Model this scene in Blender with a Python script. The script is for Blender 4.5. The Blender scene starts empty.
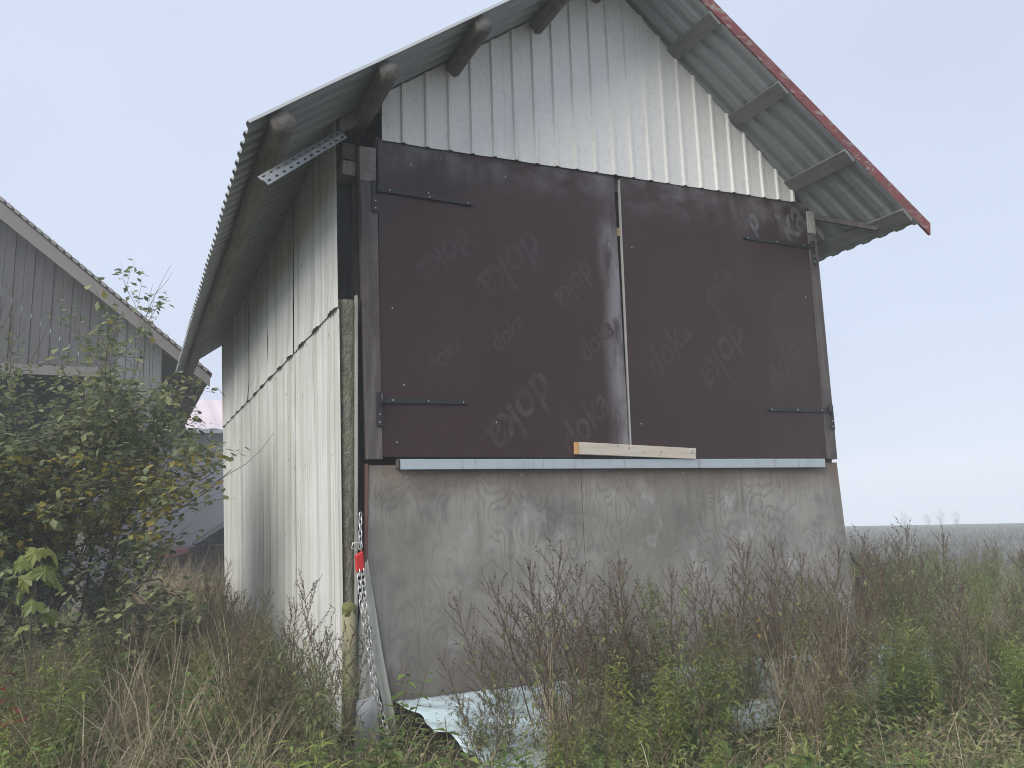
import bpy, math, random
from mathutils import Vector, Matrix, noise
R = math.radians
random.seed(7)
S = bpy.context.scene
COL = S.collection

# ------------------------------------------------------------------ camera
cam_d = bpy.data.cameras.new('camera'); cam = bpy.data.objects.new('camera', cam_d); COL.objects.link(cam)
cam_d.sensor_width = 36; cam_d.lens = 27.04; cam_d.clip_end = 3000; cam_d.clip_start = 0.05
cam.matrix_world = Matrix((
    (0.8984447, -0.0456068, -0.4367117, -1.549),
    (-0.4379930, -0.1632415, -0.8840330, -5.6),
    (-0.0309716, 0.9855315, -0.1666389, 1.6),
    (0, 0, 0, 1)))
S.camera = cam

# ------------------------------------------------------------------ sky, sun, exposure
SUN_EL, SUN_AZ = R(38), R(242)      # azimuth clockwise from +Y: the light comes from behind the camera's left
w = bpy.data.worlds.new('World'); S.world = w; w.use_nodes = True
nt = w.node_tree; nt.nodes.clear()
sky = nt.nodes.new('ShaderNodeTexSky'); sky.sky_type = 'NISHITA'; sky.sun_disc = False
sky.sun_elevation = SUN_EL; sky.sun_rotation = SUN_AZ; sky.air_density = 1.0; sky.dust_density = 1.5; sky.ozone_density = 1.0
veil = nt.nodes.new('ShaderNodeRGB'); veil.outputs[0].default_value = (2.85, 3.16, 3.88, 1)   # even cloud veil over the whole sky
mx = nt.nodes.new('ShaderNodeMix'); mx.data_type = 'RGBA'; mx.inputs[0].default_value = 0.93
bg = nt.nodes.new('ShaderNodeBackground'); bg.inputs[1].default_value = 0.1
out = nt.nodes.new('ShaderNodeOutputWorld')
cn = nt.nodes.new('ShaderNodeTexNoise'); cn.inputs['Scale'].default_value = 1.7; cn.inputs['Detail'].default_value = 3; cn.inputs['Distortion'].default_value = .6
cr_ = nt.nodes.new('ShaderNodeMapRange'); cr_.inputs[1].default_value = .3; cr_.inputs[2].default_value = .7; cr_.inputs[3].default_value = .95; cr_.inputs[4].default_value = 1.05
cm = nt.nodes.new('ShaderNodeVectorMath'); cm.operation = 'SCALE'; nt.links.new(cn.outputs[0], cr_.inputs[0]); nt.links.new(cr_.outputs[0], cm.inputs['Scale']); nt.links.new(veil.outputs[0], cm.inputs[0])
nt.links.new(sky.outputs[0], mx.inputs[6]); nt.links.new(cm.outputs[0], mx.inputs[7])
nt.links.new(mx.outputs[2], bg.inputs[0]); nt.links.new(bg.outputs[0], out.inputs[0])

sd = bpy.data.lights.new('sun', 'SUN'); sd.energy = 1.5; sd.angle = R(45); sd.color = (1, 0.95, 0.87)
sun = bpy.data.objects.new('sun', sd); COL.objects.link(sun)
to_sun = Vector((math.sin(SUN_AZ) * math.cos(SUN_EL), math.cos(SUN_AZ) * math.cos(SUN_EL), math.sin(SUN_EL)))
sun.rotation_euler = to_sun.to_track_quat('Z', 'Y').to_euler(); sun.location = (0, 0, 30)
S.view_settings.view_transform = 'Standard'; S.view_settings.look = 'None'
S.view_settings.exposure = 1.27; S.view_settings.gamma = 1
S.cycles.use_denoising = True; S.cycles.filter_width = 1.0
S.cycles.max_bounces = 6; S.cycles.diffuse_bounces = 3; S.cycles.glossy_bounces = 2
S.cycles.transmission_bounces = 2; S.cycles.transparent_max_bounces = 4; S.cycles.volume_bounces = 2

# ------------------------------------------------------------------ helpers
def tag(o, label=None, cat=None, group=None, kind=None):
    if label: o['label'] = label
    if cat: o['category'] = cat
    if group: o['group'] = group
    if kind: o['kind'] = kind
    return o
def empty(name, loc, label=None, cat=None, group=None):
    o = bpy.data.objects.new(name, None); COL.objects.link(o); o.location = loc; o.empty_display_size = .1
    return tag(o, label, cat, group)
def wloc(o):
    v = Vector((0, 0, 0))
    while o: v += o.location; o = o.parent
    return v
class B:
    """collects faces in world coordinates; build() links them as one mesh object"""
    def __init__(s): s.v = []; s.f = []
    def add(s, vs, fs):
        n = len(s.v); s.v += [tuple(p) for p in vs]; s.f += [tuple(i + n for i in q) for q in fs]; return s
    def box(s, a, b):
        (x0, y0, z0), (x1, y1, z1) = a, b
        return s.hexa([(x0,y0,z0),(x1,y0,z0),(x1,y1,z0),(x0,y1,z0)], [(x0,y0,z1),(x1,y0,z1),(x1,y1,z1),(x0,y1,z1)])
    def hexa(s, lo, hi):
        return s.add(list(lo) + list(hi), [(3,2,1,0),(4,5,6,7),(0,1,5,4),(1,2,6,5),(2,3,7,6),(3,0,4,7)])
    def slab(s, c, y0, y1):
        """outline c of (x,z) points counter-clockwise seen from -Y, between y0 (front) and y1"""
        n = len(c)
        vs = [(x, y0, z) for x, z in c] + [(x, y1, z) for x, z in c]
        return s.add(vs, [tuple(range(n)), tuple(range(2*n-1, n-1, -1))] + [(i, i+n, (i+1) % n + n, (i+1) % n) for i in range(n)])
    def beam(s, p, q, wd, ht, up=(0,0,1)):
        p, q = Vector(p), Vector(q); d = (q - p).normalized(); r = d.cross(Vector(up)).normalized(); u = r.cross(d)
        def ring(c): return [c - r*wd/2 - u*ht/2, c + r*wd/2 - u*ht/2, c + r*wd/2 + u*ht/2, c - r*wd/2 + u*ht/2]
        a, b = ring(p), ring(q)
        return s.add(a + b, [(0,1,2,3),(7,6,5,4),(0,4,5,1),(1,5,6,2),(2,6,7,3),(3,7,4,0)])
    def tube(s, pts, rad, n=6, cap=True, jit=0):
        pts = [Vector(p) for p in pts]; m = len(pts); base = len(s.v); ref = None
        for i, p in enumerate(pts):
            d = (pts[min(i+1, m-1)] - pts[max(i-1, 0)])
            d = d.normalized() if d.length > 1e-9 else Vector((0, 0, 1))
            if ref is None: ref = d.orthogonal().normalized()
            ref = (ref - d * ref.dot(d)); ref = ref.normalized() if ref.length > 1e-6 else d.orthogonal().normalized()
            q = d.cross(ref); r = rad[i] if isinstance(rad, (list, tuple)) else rad
            for k in range(n):
                a = 2 * math.pi * k / n; rr = r * (1 + random.uniform(-jit, jit))
                s.v.append(tuple(p + ref * math.cos(a) * rr + q * math.sin(a) * rr))
        for i in range(m - 1):
            for k in range(n):
                a = base + i*n + k; b = base + i*n + (k+1) % n
                s.f.append((a, b, b + n, a + n))
        if cap:
            s.f.append(tuple(base + k for k in range(n-1, -1, -1))); s.f.append(tuple(base + (m-1)*n + k for k in range(n)))
        return s
    def leaf(s, p, d, nrm, L, W, droop=.15, fold=.12, wide=.45):
        p = Vector(p); d = Vector(d).normalized(); nrm = Vector(nrm); sd = d.cross(nrm)
        sd = sd.normalized() if sd.length > 1e-4 else d.orthogonal().normalized(); u = sd.cross(d)
        m = p + d*L*wide - u*W*fold; t = p + d*L - u*L*droop
        return s.add([p, p + d*L*wide*.95 + sd*W/2, t, p + d*L*wide*.95 - sd*W/2, m], [(0,1,4),(1,2,4),(2,3,4),(3,0,4)])
    def blade(s, p, d, L, W, bend, n=3):
        """grass blade: a tapering ribbon that arcs over"""
        p = Vector(p); d = Vector(d).normalized(); h = Vector((d.x, d.y, 0))
        h = h.normalized() if h.length > 1e-4 else Vector((1, 0, 0)); sd = Vector((-h.y, h.x, 0)); vs = []; c = p.copy(); e = d.copy()
        for i in range(n + 1):
            ww = W * (1 - i / (n + .3)) / 2
            vs += [c - sd*ww, c + sd*ww]; c = c + e * L / n; e = (e + h*bend/n - Vector((0,0,1))*bend*.8*(i+1)/n).normalized()
        return s.add(vs, [(2*i, 2*i+1, 2*i+3, 2*i+2) for i in range(n)])
    def mesh(s, name, o=(0,0,0)):
        o = Vector(o); me = bpy.data.meshes.new(name); me.from_pydata([tuple(Vector(v) - o) for v in s.v], [], s.f); me.update(); return me
    def build(s, name, mat, parent=None, smooth=False, bevel=0, solid=0):
        o = link(name, s.mesh(name, wloc(parent) if parent else (0, 0, 0)), mat, parent)
        if smooth: o.data.shade_smooth()
        if solid:
            m = o.modifiers.new('sheet', 'SOLIDIFY'); m.thickness = solid; m.offset = 0
        if bevel:
            m = o.modifiers.new('bevel', 'BEVEL'); m.width = bevel; m.segments = 1; m.limit_method = 'ANGLE'
        return o
def link(name, me, mat, parent=None):
    o = bpy.data.objects.new(name, me); COL.objects.link(o)
    if mat and not me.materials: me.materials.append(mat)
    if parent: o.parent = parent
    return o
def recentre(o):
    """move a single-mesh thing's origin to its base"""
    me = o.data; n = len(me.vertices); xs = [v.co for v in me.vertices]
    c = Vector((sum(p.x for p in xs)/n, sum(p.y for p in xs)/n, min(p.z for p in xs)))
    for v in me.vertices: v.co -= c
    o.location = o.location + c; return o

# ------------------------------------------------------------------ materials
def nodes(name):
    m = bpy.data.materials.new(name); m.use_nodes = True; t = m.node_tree; return m, t, t.nodes['Principled BSDF']
def N(t, kind, **kw):
    n = t.nodes.new('ShaderNode' + kind)
    for k, v in kw.items():
        if k.startswith('i_'): n.inputs[k[2:].replace('_', ' ')].default_value = v
        else: setattr(n, k, v)
    return n
def coords(t, scale=(1,1,1), rot=(0,0,0), loc=(0,0,0)):
    tc = N(t, 'TexCoord'); mp = N(t, 'Mapping'); mp.inputs['Scale'].default_value = scale
    mp.inputs['Rotation'].default_value = rot; mp.inputs['Location'].default_value = loc
    t.links.new(tc.outputs['Object'], mp.inputs[0]); return mp.outputs[0]
def noise_fac(t, scale, lo, hi, detail=4, rough=.6, rot=(0,0,0), dist=0, loc=(0,0,0)):
    n = N(t, 'TexNoise'); n.inputs['Scale'].default_value = 1; n.inputs['Detail'].default_value = detail
    n.inputs['Roughness'].default_value = rough; n.inputs['Distortion'].default_value = dist
    t.links.new(coords(t, scale, rot, loc), n.inputs['Vector'])
    r = N(t, 'MapRange'); r.inputs[1].default_value = lo; r.inputs[2].default_value = hi; r.interpolation_type = 'SMOOTHSTEP'
    t.links.new(n.outputs[0], r.inputs[0]); return r.outputs[0]
def axis_fac(t, axis, lo, hi, wob=0, wscale=(3,3,3)):
    """0..1 along an object axis, its border made uneven by noise"""
    tc = N(t, 'TexCoord'); sp = N(t, 'SeparateXYZ'); t.links.new(tc.outputs['Object'], sp.inputs[0]); v = sp.outputs[axis]
    if wob:
        n = N(t, 'TexNoise'); n.inputs['Scale'].default_value = 1; n.inputs['Detail'].default_value = 5
        t.links.new(coords(t, wscale), n.inputs['Vector'])
        a = N(t, 'MapRange'); a.inputs[3].default_value = -wob; a.inputs[4].default_value = wob; t.links.new(n.outputs[0], a.inputs[0])
        s_ = N(t, 'Math', operation='ADD'); t.links.new(v, s_.inputs[0]); t.links.new(a.outputs[0], s_.inputs[1]); v = s_.outputs[0]
    r = N(t, 'MapRange'); r.inputs[1].default_value = lo; r.inputs[2].default_value = hi; r.interpolation_type = 'SMOOTHSTEP'
    t.links.new(v, r.inputs[0]); return r.outputs[0]
def mul(t, *fs):
    cur = fs[0]
    for f in fs[1:]:
        m = N(t, 'Math', operation='MULTIPLY')
        for i, q in enumerate((cur, f)):
            if isinstance(q, (int, float)): m.inputs[i].default_value = q
            else: t.links.new(q, m.inputs[i])
        cur = m.outputs[0]
    return cur
def mix(t, fac, a, b):
    m = N(t, 'Mix', data_type='RGBA')
    for i, q in ((0, fac), (6, a), (7, b)):
        if isinstance(q, tuple): m.inputs[i].default_value = q if len(q) == 4 else q + (1,)
        elif isinstance(q, (int, float)): m.inputs[i].default_value = q
        else: t.links.new(q, m.inputs[i])
    return m.outputs[2]
def bump(t, bs, h, strength, dist=.01):
    b = N(t, 'Bump'); b.inputs['Strength'].default_value = strength; b.inputs['Distance'].default_value = dist
    t.links.new(h, b.inputs['Height']); t.links.new(b.outputs[0], bs.inputs['Normal'])
def simple(name, col, rough=.7, metal=0, var=(), bmp=None, spec=.5):
    """base colour with layers of shaped noise: var = (scale, lo, hi, colour, amount)"""
    m, t, bs = nodes(name); c = col
    for sc, lo, hi, c2, am in var: c = mix(t, mul(t, noise_fac(t, sc, lo, hi), am), c, c2)
    if isinstance(c, tuple): bs.inputs['Base Color'].default_value = c + (1,)
    else: t.links.new(c, bs.inputs['Base Color'])
    bs.inputs['Roughness'].default_value = rough; bs.inputs['Metallic'].default_value = metal; bs.inputs['Specular IOR Level'].default_value = spec
    if bmp: bump(t, bs, noise_fac(t, bmp[0], 0, 1), bmp[1], bmp[2] if len(bmp) > 2 else .01)
    return m
def leafmat(name, cols, trans=.3, rough=.55):
    trans = min(.45, trans*1.35)
    """each leaf its own shade (random per island), each plant its own shift"""
    m, t, bs = nodes(name); g = N(t, 'NewGeometry'); oi = N(t, 'ObjectInfo')
    a = N(t, 'Math', operation='ADD'); mm = N(t, 'Math', operation='MULTIPLY'); mm.inputs[1].default_value = .35
    t.links.new(oi.outputs['Random'], mm.inputs[0]); t.links.new(g.outputs['Random Per Island'], a.inputs[0]); t.links.new(mm.outputs[0], a.inputs[1])
    sc = N(t, 'Math', operation='MULTIPLY'); sc.inputs[1].default_value = 1 / 1.35; t.links.new(a.outputs[0], sc.inputs[0])
    cr = N(t, 'ValToRGB'); e = cr.color_ramp
    while len(e.elements) < len(cols): e.elements.new(.5)
    for i, (p, c) in enumerate(cols): e.elements[i].position = p; e.elements[i].color = c + (1,)
    t.links.new(sc.outputs[0], cr.inputs[0]); t.links.new(cr.outputs[0], bs.inputs['Base Color']); bs.inputs['Roughness'].default_value = rough
    bs.inputs['Specular IOR Level'].default_value = .3
    tr = N(t, 'BsdfTranslucent'); t.links.new(cr.outputs[0], tr.inputs[0]); ms = N(t, 'MixShader'); ms.inputs[0].default_value = trans
    t.links.new(bs.outputs[0], ms.inputs[1]); t.links.new(tr.outputs[0], ms.inputs[2]); t.links.new(ms.outputs[0], t.nodes['Material Output'].inputs[0])
    return m

def mat_film():
    m, t, bs = nodes('brown_film_plywood')
    c = mix(t, noise_fac(t, (1.1,1,.9), .35, .7), (.034,.0135,.0125), (.038,.018,.0175))
    c = mix(t, mul(t, noise_fac(t, (9,9,.7), .5, .8), .3), c, (.052,.033,.033))
    chalk = mul(t, axis_fac(t, 0, -.27, -.05, .13, (2,2,1.2)), axis_fac(t, 0, .1, .0), axis_fac(t, 2, 4.45, 3.9, .3), noise_fac(t, (8,8,2.2), .3, .62), .8)
    c = mix(t, chalk, c, (.25,.24,.25))
    top = mul(t, axis_fac(t, 2, 4.2, 4.72, .25, (1.6,1.6,1.6)), noise_fac(t, (1.7,2,3), .36, .62), noise_fac(t, (7,7,2), .2, .65), .8)
    c = mix(t, top, c, (.19,.18,.19))
    t.links.new(c, bs.inputs['Base Color']); bs.inputs['Specular IOR Level'].default_value = .35
    r = N(t, 'MapRange'); r.inputs[3].default_value = .34; r.inputs[4].default_value = .52; t.links.new(noise_fac(t, (3,3,3), .3, .7), r.inputs[0]); t.links.new(r.outputs[0], bs.inputs['Roughness'])
    bump(t, bs, noise_fac(t, (2.2,2,1.3), .2, .8), .25, .02); return m
def mat_ply():
    m, t, bs = nodes('weathered_grey_plywood')
    nz_ = N(t, 'TexNoise'); nz_.inputs['Scale'].default_value = 1; nz_.inputs['Detail'].default_value = 2.5; nz_.inputs['Roughness'].default_value = .45
    t.links.new(coords(t, (3.8,1,1.7)), nz_.inputs['Vector'])
    k1 = N(t, 'Math', operation='MULTIPLY'); k1.inputs[1].default_value = 30; t.links.new(nz_.outputs[0], k1.inputs[0])
    pp = N(t, 'Math', operation='PINGPONG'); pp.inputs[1].default_value = 1; t.links.new(k1.outputs[0], pp.inputs[0])
    gr = N(t, 'MapRange'); gr.inputs[1].default_value = .45; gr.inputs[2].default_value = 1.0; t.links.new(pp.outputs[0], gr.inputs[0])
    c = mix(t, noise_fac(t, (.8,1,1.1), .32, .68), (.205,.195,.172), (.335,.322,.292))
    c = mix(t, mul(t, gr.outputs[0], noise_fac(t, (1.1,1,1.1), .32, .58), .48), c, (.12,.112,.105))
    c = mix(t, mul(t, noise_fac(t, (24,24,1.5), .5, .75), .3), c, (.13,.12,.115))
    c = mix(t, mul(t, noise_fac(t, (3.1,3,2.6), .55, .72, 5), .6), c, (.47,.465,.45))
    c = mix(t, mul(t, noise_fac(t, (1.9,2,1.5), .5, .68, 6, loc=(5,2,1)), .6), c, (.115,.11,.103))
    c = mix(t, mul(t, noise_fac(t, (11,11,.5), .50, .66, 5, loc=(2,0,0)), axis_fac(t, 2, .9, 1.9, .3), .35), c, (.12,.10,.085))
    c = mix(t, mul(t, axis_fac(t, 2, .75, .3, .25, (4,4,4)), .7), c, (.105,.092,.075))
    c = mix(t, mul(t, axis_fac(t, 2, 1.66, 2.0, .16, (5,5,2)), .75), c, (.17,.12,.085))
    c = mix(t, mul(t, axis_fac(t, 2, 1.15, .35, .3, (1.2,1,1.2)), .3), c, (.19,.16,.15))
    t.links.new(c, bs.inputs['Base Color']); bs.inputs['Roughness'].default_value = .72; bs.inputs['Specular IOR Level'].default_value = .3
    bump(t, bs, gr.outputs[0], .18, .004); return m
def mat_wall():
    m, t, bs = nodes('algae_streaked_pale_sheet')
    c = mix(t, noise_fac(t, (1,.7,.8), .35, .7), (.60,.60,.57), (.70,.70,.685))
    c = mix(t, mul(t, noise_fac(t, (4,8,.22), .44, .66, 5), .7), c, (.39,.405,.325))
    c = mix(t, mul(t, noise_fac(t, (4,19,.4), .54, .70, 5), .6), c, (.25,.255,.19))
    c = mix(t, mul(t, noise_fac(t, (14,14,10), .68, .74, 3), .8), c, (.10,.10,.085))
    c = mix(t, mul(t, noise_fac(t, (2,1.6,1.3), .58, .72, loc=(1,3.3,7)), .5), c, (.74,.75,.74))
    t.links.new(c, bs.inputs['Base Color']); bs.inputs['Roughness'].default_value = .5; bs.inputs['Specular IOR Level'].default_value = .35
    bump(t, bs, noise_fac(t, (4,3,1.5), .2, .8), .25, .02); return m
def mat_red():
    m, t, bs = nodes('peeling_red_paint')
    c = mix(t, noise_fac(t, (5,5,5), .3, .7), (.20,.042,.042), (.145,.036,.035))
    c = mix(t, mul(t, noise_fac(t, (7,7,20), .53, .58, 8, .8), 1.0), c, (.27,.235,.21))
    t.links.new(c, bs.inputs['Base Color']); bs.inputs['Roughness'].default_value = .6; return m
film = mat_film(); plymat = mat_ply(); wallmat = mat_wall(); redpaint = mat_red()
gablemat = simple('white_lacquered_steel', (.80,.785,.735), .42, 0, [((3,3,.5), .5, .75, (.56,.57,.56), .5), ((30,30,30), .5, .7, (.60,.61,.60), .45), ((9,9,1), .58, .75, (.45,.46,.44), .35)], ((26,26,26), .1, .004))
roofmat = simple('galvanised_roof_sheet', (.34,.36,.37), .5, .0, [((.8,.5,.8), .4, .7, (.265,.285,.29), .7), ((5,.6,5), .55, .75, (.21,.235,.225), .6), ((2,9,2), .6, .75, (.22,.2,.16), .5)])
oldwood = simple('grey_timber', (.215,.20,.18), .85, 0, [((4,30,30), .4, .7, (.12,.11,.1), .7), ((30,30,3), .4, .7, (.29,.275,.255), .6)], ((30,30,30), .3))
logmat = simple('old_pole_wood', (.165,.15,.13), .85, 0, [((25,2,25), .4, .7, (.075,.066,.056), .8), ((6,6,6), .5, .7, (.22,.2,.17), .6)], ((25,3,25), .4))
purlinwood = simple('roof_batten_wood', (.20,.20,.195), .85, 0, [((30,2.5,30), .4, .7, (.12,.12,.115), .7), ((3,3,3), .5, .7, (.27,.265,.25), .6)], ((40,3,40), .15))
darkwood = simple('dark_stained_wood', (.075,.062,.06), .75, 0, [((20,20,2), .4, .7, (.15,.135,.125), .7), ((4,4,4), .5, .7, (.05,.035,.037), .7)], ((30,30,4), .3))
freshwood = simple('pale_sawn_wood', (.60,.54,.45), .75, 0, [((2.5,30,30), .45, .7, (.44,.38,.30), .6), ((26,26,26), .66, .72, (.16,.1,.06), .8), ((1.4,4,4), .5, .7, (.66,.63,.58), .7)], ((4,40,40), .2))
sawend = simple('orange_sawn_end', (.56,.33,.14), .75, 0, [((20,20,20), .4, .7, (.42,.22,.09), .6)])
galv = simple('galvanised_steel', (.52,.575,.59), .38, .55, [((6,6,6), .45, .7, (.42,.46,.47), .6), ((22,22,3), .58, .75, (.30,.29,.27), .5)])
galvdull = simple('dull_galvanised_steel', (.44,.465,.47), .5, .6, [((9,9,9), .45, .7, (.24,.25,.25), .7)])
iron = simple('black_iron', (.022,.022,.025), .5, .3, [((20,20,20), .5, .7, (.05,.042,.04), .6)])
screwm = simple('bright_screw', (.72,.72,.72), .35, .8)
chainm = simple('zinc_chain', (.66,.66,.64), .4, .5, [((40,40,40), .5, .7, (.26,.22,.18), .6)])
lockred = simple('red_plastic', (.55,.022,.02), .38, 0, [((18,18,18), .55, .75, (.32,.02,.02), .5)])
wool = simple('mossy_mineral_wool', (.26,.25,.185), .95, 0, [((40,40,9), .4, .65, (.12,.115,.08), .8), ((5,5,5), .5, .7, (.19,.21,.11), .7)], ((60,60,28), 1.0, .03))
polem = simple('yellow_debarked_pole', (.25,.235,.135), .8, 0, [((20,20,2), .45, .7, (.16,.15,.09), .7), ((4,4,4), .5, .7, (.17,.19,.075), .6)])
moss = simple('lime_moss', (.19,.195,.065), .95, 0, [((30,30,30), .4, .7, (.12,.135,.035), .7)], ((40,40,40), .8, .02))
vinyl = simple('grey_green_vinyl', (.46,.465,.41), .5, 0, [((5,5,2), .45, .7, (.27,.29,.22), .7), ((16,16,3), .52, .72, (.17,.17,.13), .5)])
vinyl2 = simple('silver_grey_cloth', (.33,.345,.355), .55, 0, [((8,8,3), .45, .7, (.29,.30,.30), .7)])
film_blue = simple('pale_blue_film', (.56,.69,.74), .3, 0, [((1.4,1.4,1.4), .45, .7, (.48,.60,.65), .6), ((5,5,5), .52, .68, (.25,.24,.19), .6), ((16,16,16), .6, .68, (.13,.10,.06), .7)], ((7,7,7), .5, .04))
barnboard = simple('silver_barn_board', (.115,.113,.112), .85, 0, [((12,12,.7), .4, .7, (.085,.084,.085), .7), ((3,3,.5), .5, .7, (.09,.09,.092), .6)])
barnpale = simple('pale_barn_board', (.20,.21,.22), .85, 0, [((12,12,.7), .4, .7, (.18,.19,.19), .6)])
fascia = simple('weathered_fascia', (.21,.195,.185), .85, 0, [((1,1,12), .4, .7, (.2,.175,.16), .7)])
barnroof = simple('fibre_cement_roof', (.30,.28,.265), .85, 0, [((2,2,2), .4, .7, (.19,.18,.17), .7)])
farwall = simple('grey_render', (.23,.235,.26), .85, 0, [((.4,.4,.4), .4, .7, (.20,.205,.225), .7)])
farroof = simple('pale_rose_roof_sheet', (.66,.56,.58), .55, 0, [((.5,.5,.5), .4, .7, (.58,.50,.52), .7)])
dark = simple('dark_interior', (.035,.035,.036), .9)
soil = simple('damp_soil', (.060,.052,.036), .95, 0, [((1.2,1.2,1.2), .4, .7, (.05,.065,.025), .8), ((9,9,9), .5, .7, (.105,.088,.055), .6)], ((14,14,14), .6, .03))
fieldm = simple('field_soil', (.085,.085,.07), .95, 0, [((.05,.3,.3), .4, .65, (.115,.112,.09), .8), ((.02,.12,.1), .45, .6, (.085,.095,.06), .7)])
M_mug_seed = leafmat('dry_mugwort_seed', [(0,(.036,.026,.020)),(.4,(.070,.050,.036)),(.75,(.125,.095,.066)),(1,(.22,.18,.12))], .1)
M_mug_stem = leafmat('mugwort_stem', [(0,(.062,.042,.032)),(.6,(.13,.09,.058)),(1,(.24,.19,.10))], .02)
M_mug_leaf = leafmat('mugwort_leaf', [(0,(.075,.095,.042)),(.4,(.165,.20,.08)),(.75,(.27,.30,.125)),(1,(.30,.25,.12))], .3)
M_gold_leaf = leafmat('goldenrod_leaf', [(0,(.09,.13,.035)),(.35,(.19,.26,.068)),(.7,(.32,.385,.105)),(.92,(.46,.45,.13)),(1,(.32,.20,.08))], .35)
M_wilt = leafmat('wilted_leaf', [(0,(.07,.045,.028)),(.4,(.15,.105,.06)),(.75,(.25,.19,.11)),(1,(.20,.21,.08))], .3)
M_olive_seed = leafmat('olive_mugwort_seed', [(0,(.055,.05,.028)),(.5,(.105,.098,.052)),(1,(.19,.175,.105))], .15)
M_gold_top = leafmat('spent_flower_head', [(0,(.10,.085,.06)),(.6,(.20,.165,.11)),(1,(.33,.30,.22))], .2)
M_green_stem = leafmat('green_stem', [(0,(.085,.105,.04)),(1,(.17,.125,.06))], .02)
M_nettle = leafmat('nettle_leaf', [(0,(.06,.105,.032)),(.5,(.145,.22,.065)),(.85,(.24,.335,.105)),(1,(.36,.38,.12))], .35)
M_straw = leafmat('dry_straw', [(0,(.19,.145,.09)),(.4,(.35,.28,.18)),(.8,(.52,.44,.30)),(1,(.64,.57,.43))], .25, .65)
M_grass = leafmat('grass_blade', [(0,(.065,.095,.03)),(.5,(.14,.185,.06)),(.8,(.25,.27,.10)),(1,(.40,.34,.20))], .3)
M_litter = leafmat('undergrowth', [(0,(.06,.08,.028)),(.35,(.14,.18,.055)),(.65,(.26,.30,.10)),(.85,(.30,.23,.13)),(1,(.48,.40,.26))], .2)
M_shrub = leafmat('shrub_leaf', [(0,(.08,.105,.058)),(.45,(.165,.20,.10)),(.8,(.28,.315,.155)),(1,(.42,.42,.20))], .3, .45)
M_yellow = leafmat('yellow_leaf', [(0,(.16,.15,.035)),(.4,(.32,.26,.05)),(.8,(.44,.36,.08)),(1,(.38,.19,.05))], .35)
M_maple = leafmat('maple_leaf', [(0,(.07,.10,.028)),(.5,(.14,.18,.045)),(1,(.29,.29,.075))], .25, .25)
M_red = leafmat('red_leaf', [(0,(.15,.022,.032)),(.5,(.24,.045,.04)),(.8,(.30,.13,.05)),(1,(.13,.14,.05))], .3)
M_twig = simple('twig_bark', (.062,.052,.042), .85, 0, [((20,20,5), .4, .7, (.11,.095,.08), .7)])

# ------------------------------------------------------------------ the ground
def ground_z(x, y):
    d = math.hypot(x + 1.5, y + 5.6)
    z = .03 * noise.noise(Vector((x*.6, y*.6, 0))) + .02 * noise.noise(Vector((x*1.7, y*1.7, 3)))
    s = min(max((d - 12) / 68, 0), 1); z -= .62 * s * s * (3 - 2*s)
    if d > 84: z -= (d - 84) * .045
    return z
def ring_ground():
    b = B(); rs = [0,.7,1.4,2.1,2.8,3.6,4.4,5.2,6,7,8,9.5,11,13,16,20,25,32,40,50,60,70,78,84,90,100,120,140,160]; n = 72
    b.v.append((-1.5, -5.6, ground_z(-1.5, -5.6)))
    for r in rs[1:]:
        for k in range(n):
            a = 2*math.pi*k/n; x, y = -1.5 + r*math.sin(a), -5.6 + r*math.cos(a); b.v.append((x, y, ground_z(x, y)))
    for k in range(n): b.f.append((0, 1 + (k+1) % n, 1 + k))
    for i in range(len(rs) - 2):
        for k in range(n):
            a = 1 + i*n + k; c = 1 + i*n + (k+1) % n; b.f.append((a, c, c + n, a + n))
    return b
g = ring_ground().build('ground', soil, None, smooth=True); tag(g, kind='structure')
g.data.materials.append(fieldm)
for p in g.data.polygons:
    c = p.center
    if math.hypot(c.x + 1.5, c.y + 5.6) > 22: p.material_index = 1

# ------------------------------------------------------------------ the shed
shed = empty('shed', (2.35, 4.1, 0), 'tall pale metal-clad shed with brown double doors and open eaves', 'shed')
SL, SR = .7494, -.8107                         # roof slopes (z per x), left and right
AX, AZ = 2.380, 6.669                          # ridge line of the roof's underside
def zl(x): return AZ + SL * (x - AX)
def zr(x): return AZ + SR * (x - AX)
def zroof(x): return zl(x) if x < AX else zr(x)

# left wall: corrugated sheets in two courses, the wall leans out a little
def wall_x(y, z):
    f = y / 8.2; return (-.163 + f*.060) + (z - .43) * (-.0185 + f*(-.0205))
def corr(u, pitch, depth):                     # rounded corrugation 0..depth
    return depth * (.5 - .5 * math.cos(2 * math.pi * u / pitch))
def wall_sheet(y0, y1, z0, z1f, out, kick, lens0=None, lens1=None, step=.017, bow=0):
    b = B(); n = int((y1 - y0) / step); zs = [0,.06,.12,.2,.3,.4,.5,.62,.8,1]
    for i in range(n + 1):
        u = i / n
        for q in zs:
            y = y0 + (y1 - y0) * u; z = z0 + (z1f(y) - z0) * q
            if lens0 and u < .12: y += lens0(z) * (1 - u/.12)
            if lens1 and u > .88: y -= lens1(z) * (1 - (1-u)/.12)
            o = out + kick * max(0, 1 - q/.16) * (.12 + .88*max(0, math.sin(math.pi*y/.30 + .8*noise.noise(Vector((y*.9, 3, 1)))))**.7) * (1 if abs(math.sin(math.pi*y/.30)) > .0 else 0) + .006*noise.noise(Vector((y*.7, z*.7, 5)))
            zz = z + (.012*noise.noise(Vector((y*3, 1, 1))) if q == 0 else 0)
            b.v.append((wall_x(y, z) - o - corr(y + (.044 if out > .01 else 0), .088, .008), y, zz))
    m = len(zs)
    for i in range(n):
        for j in range(m - 1):
            a = i*m + j; b.f.append((a, a + 1, a + m + 1, a + m))
    return b
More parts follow.
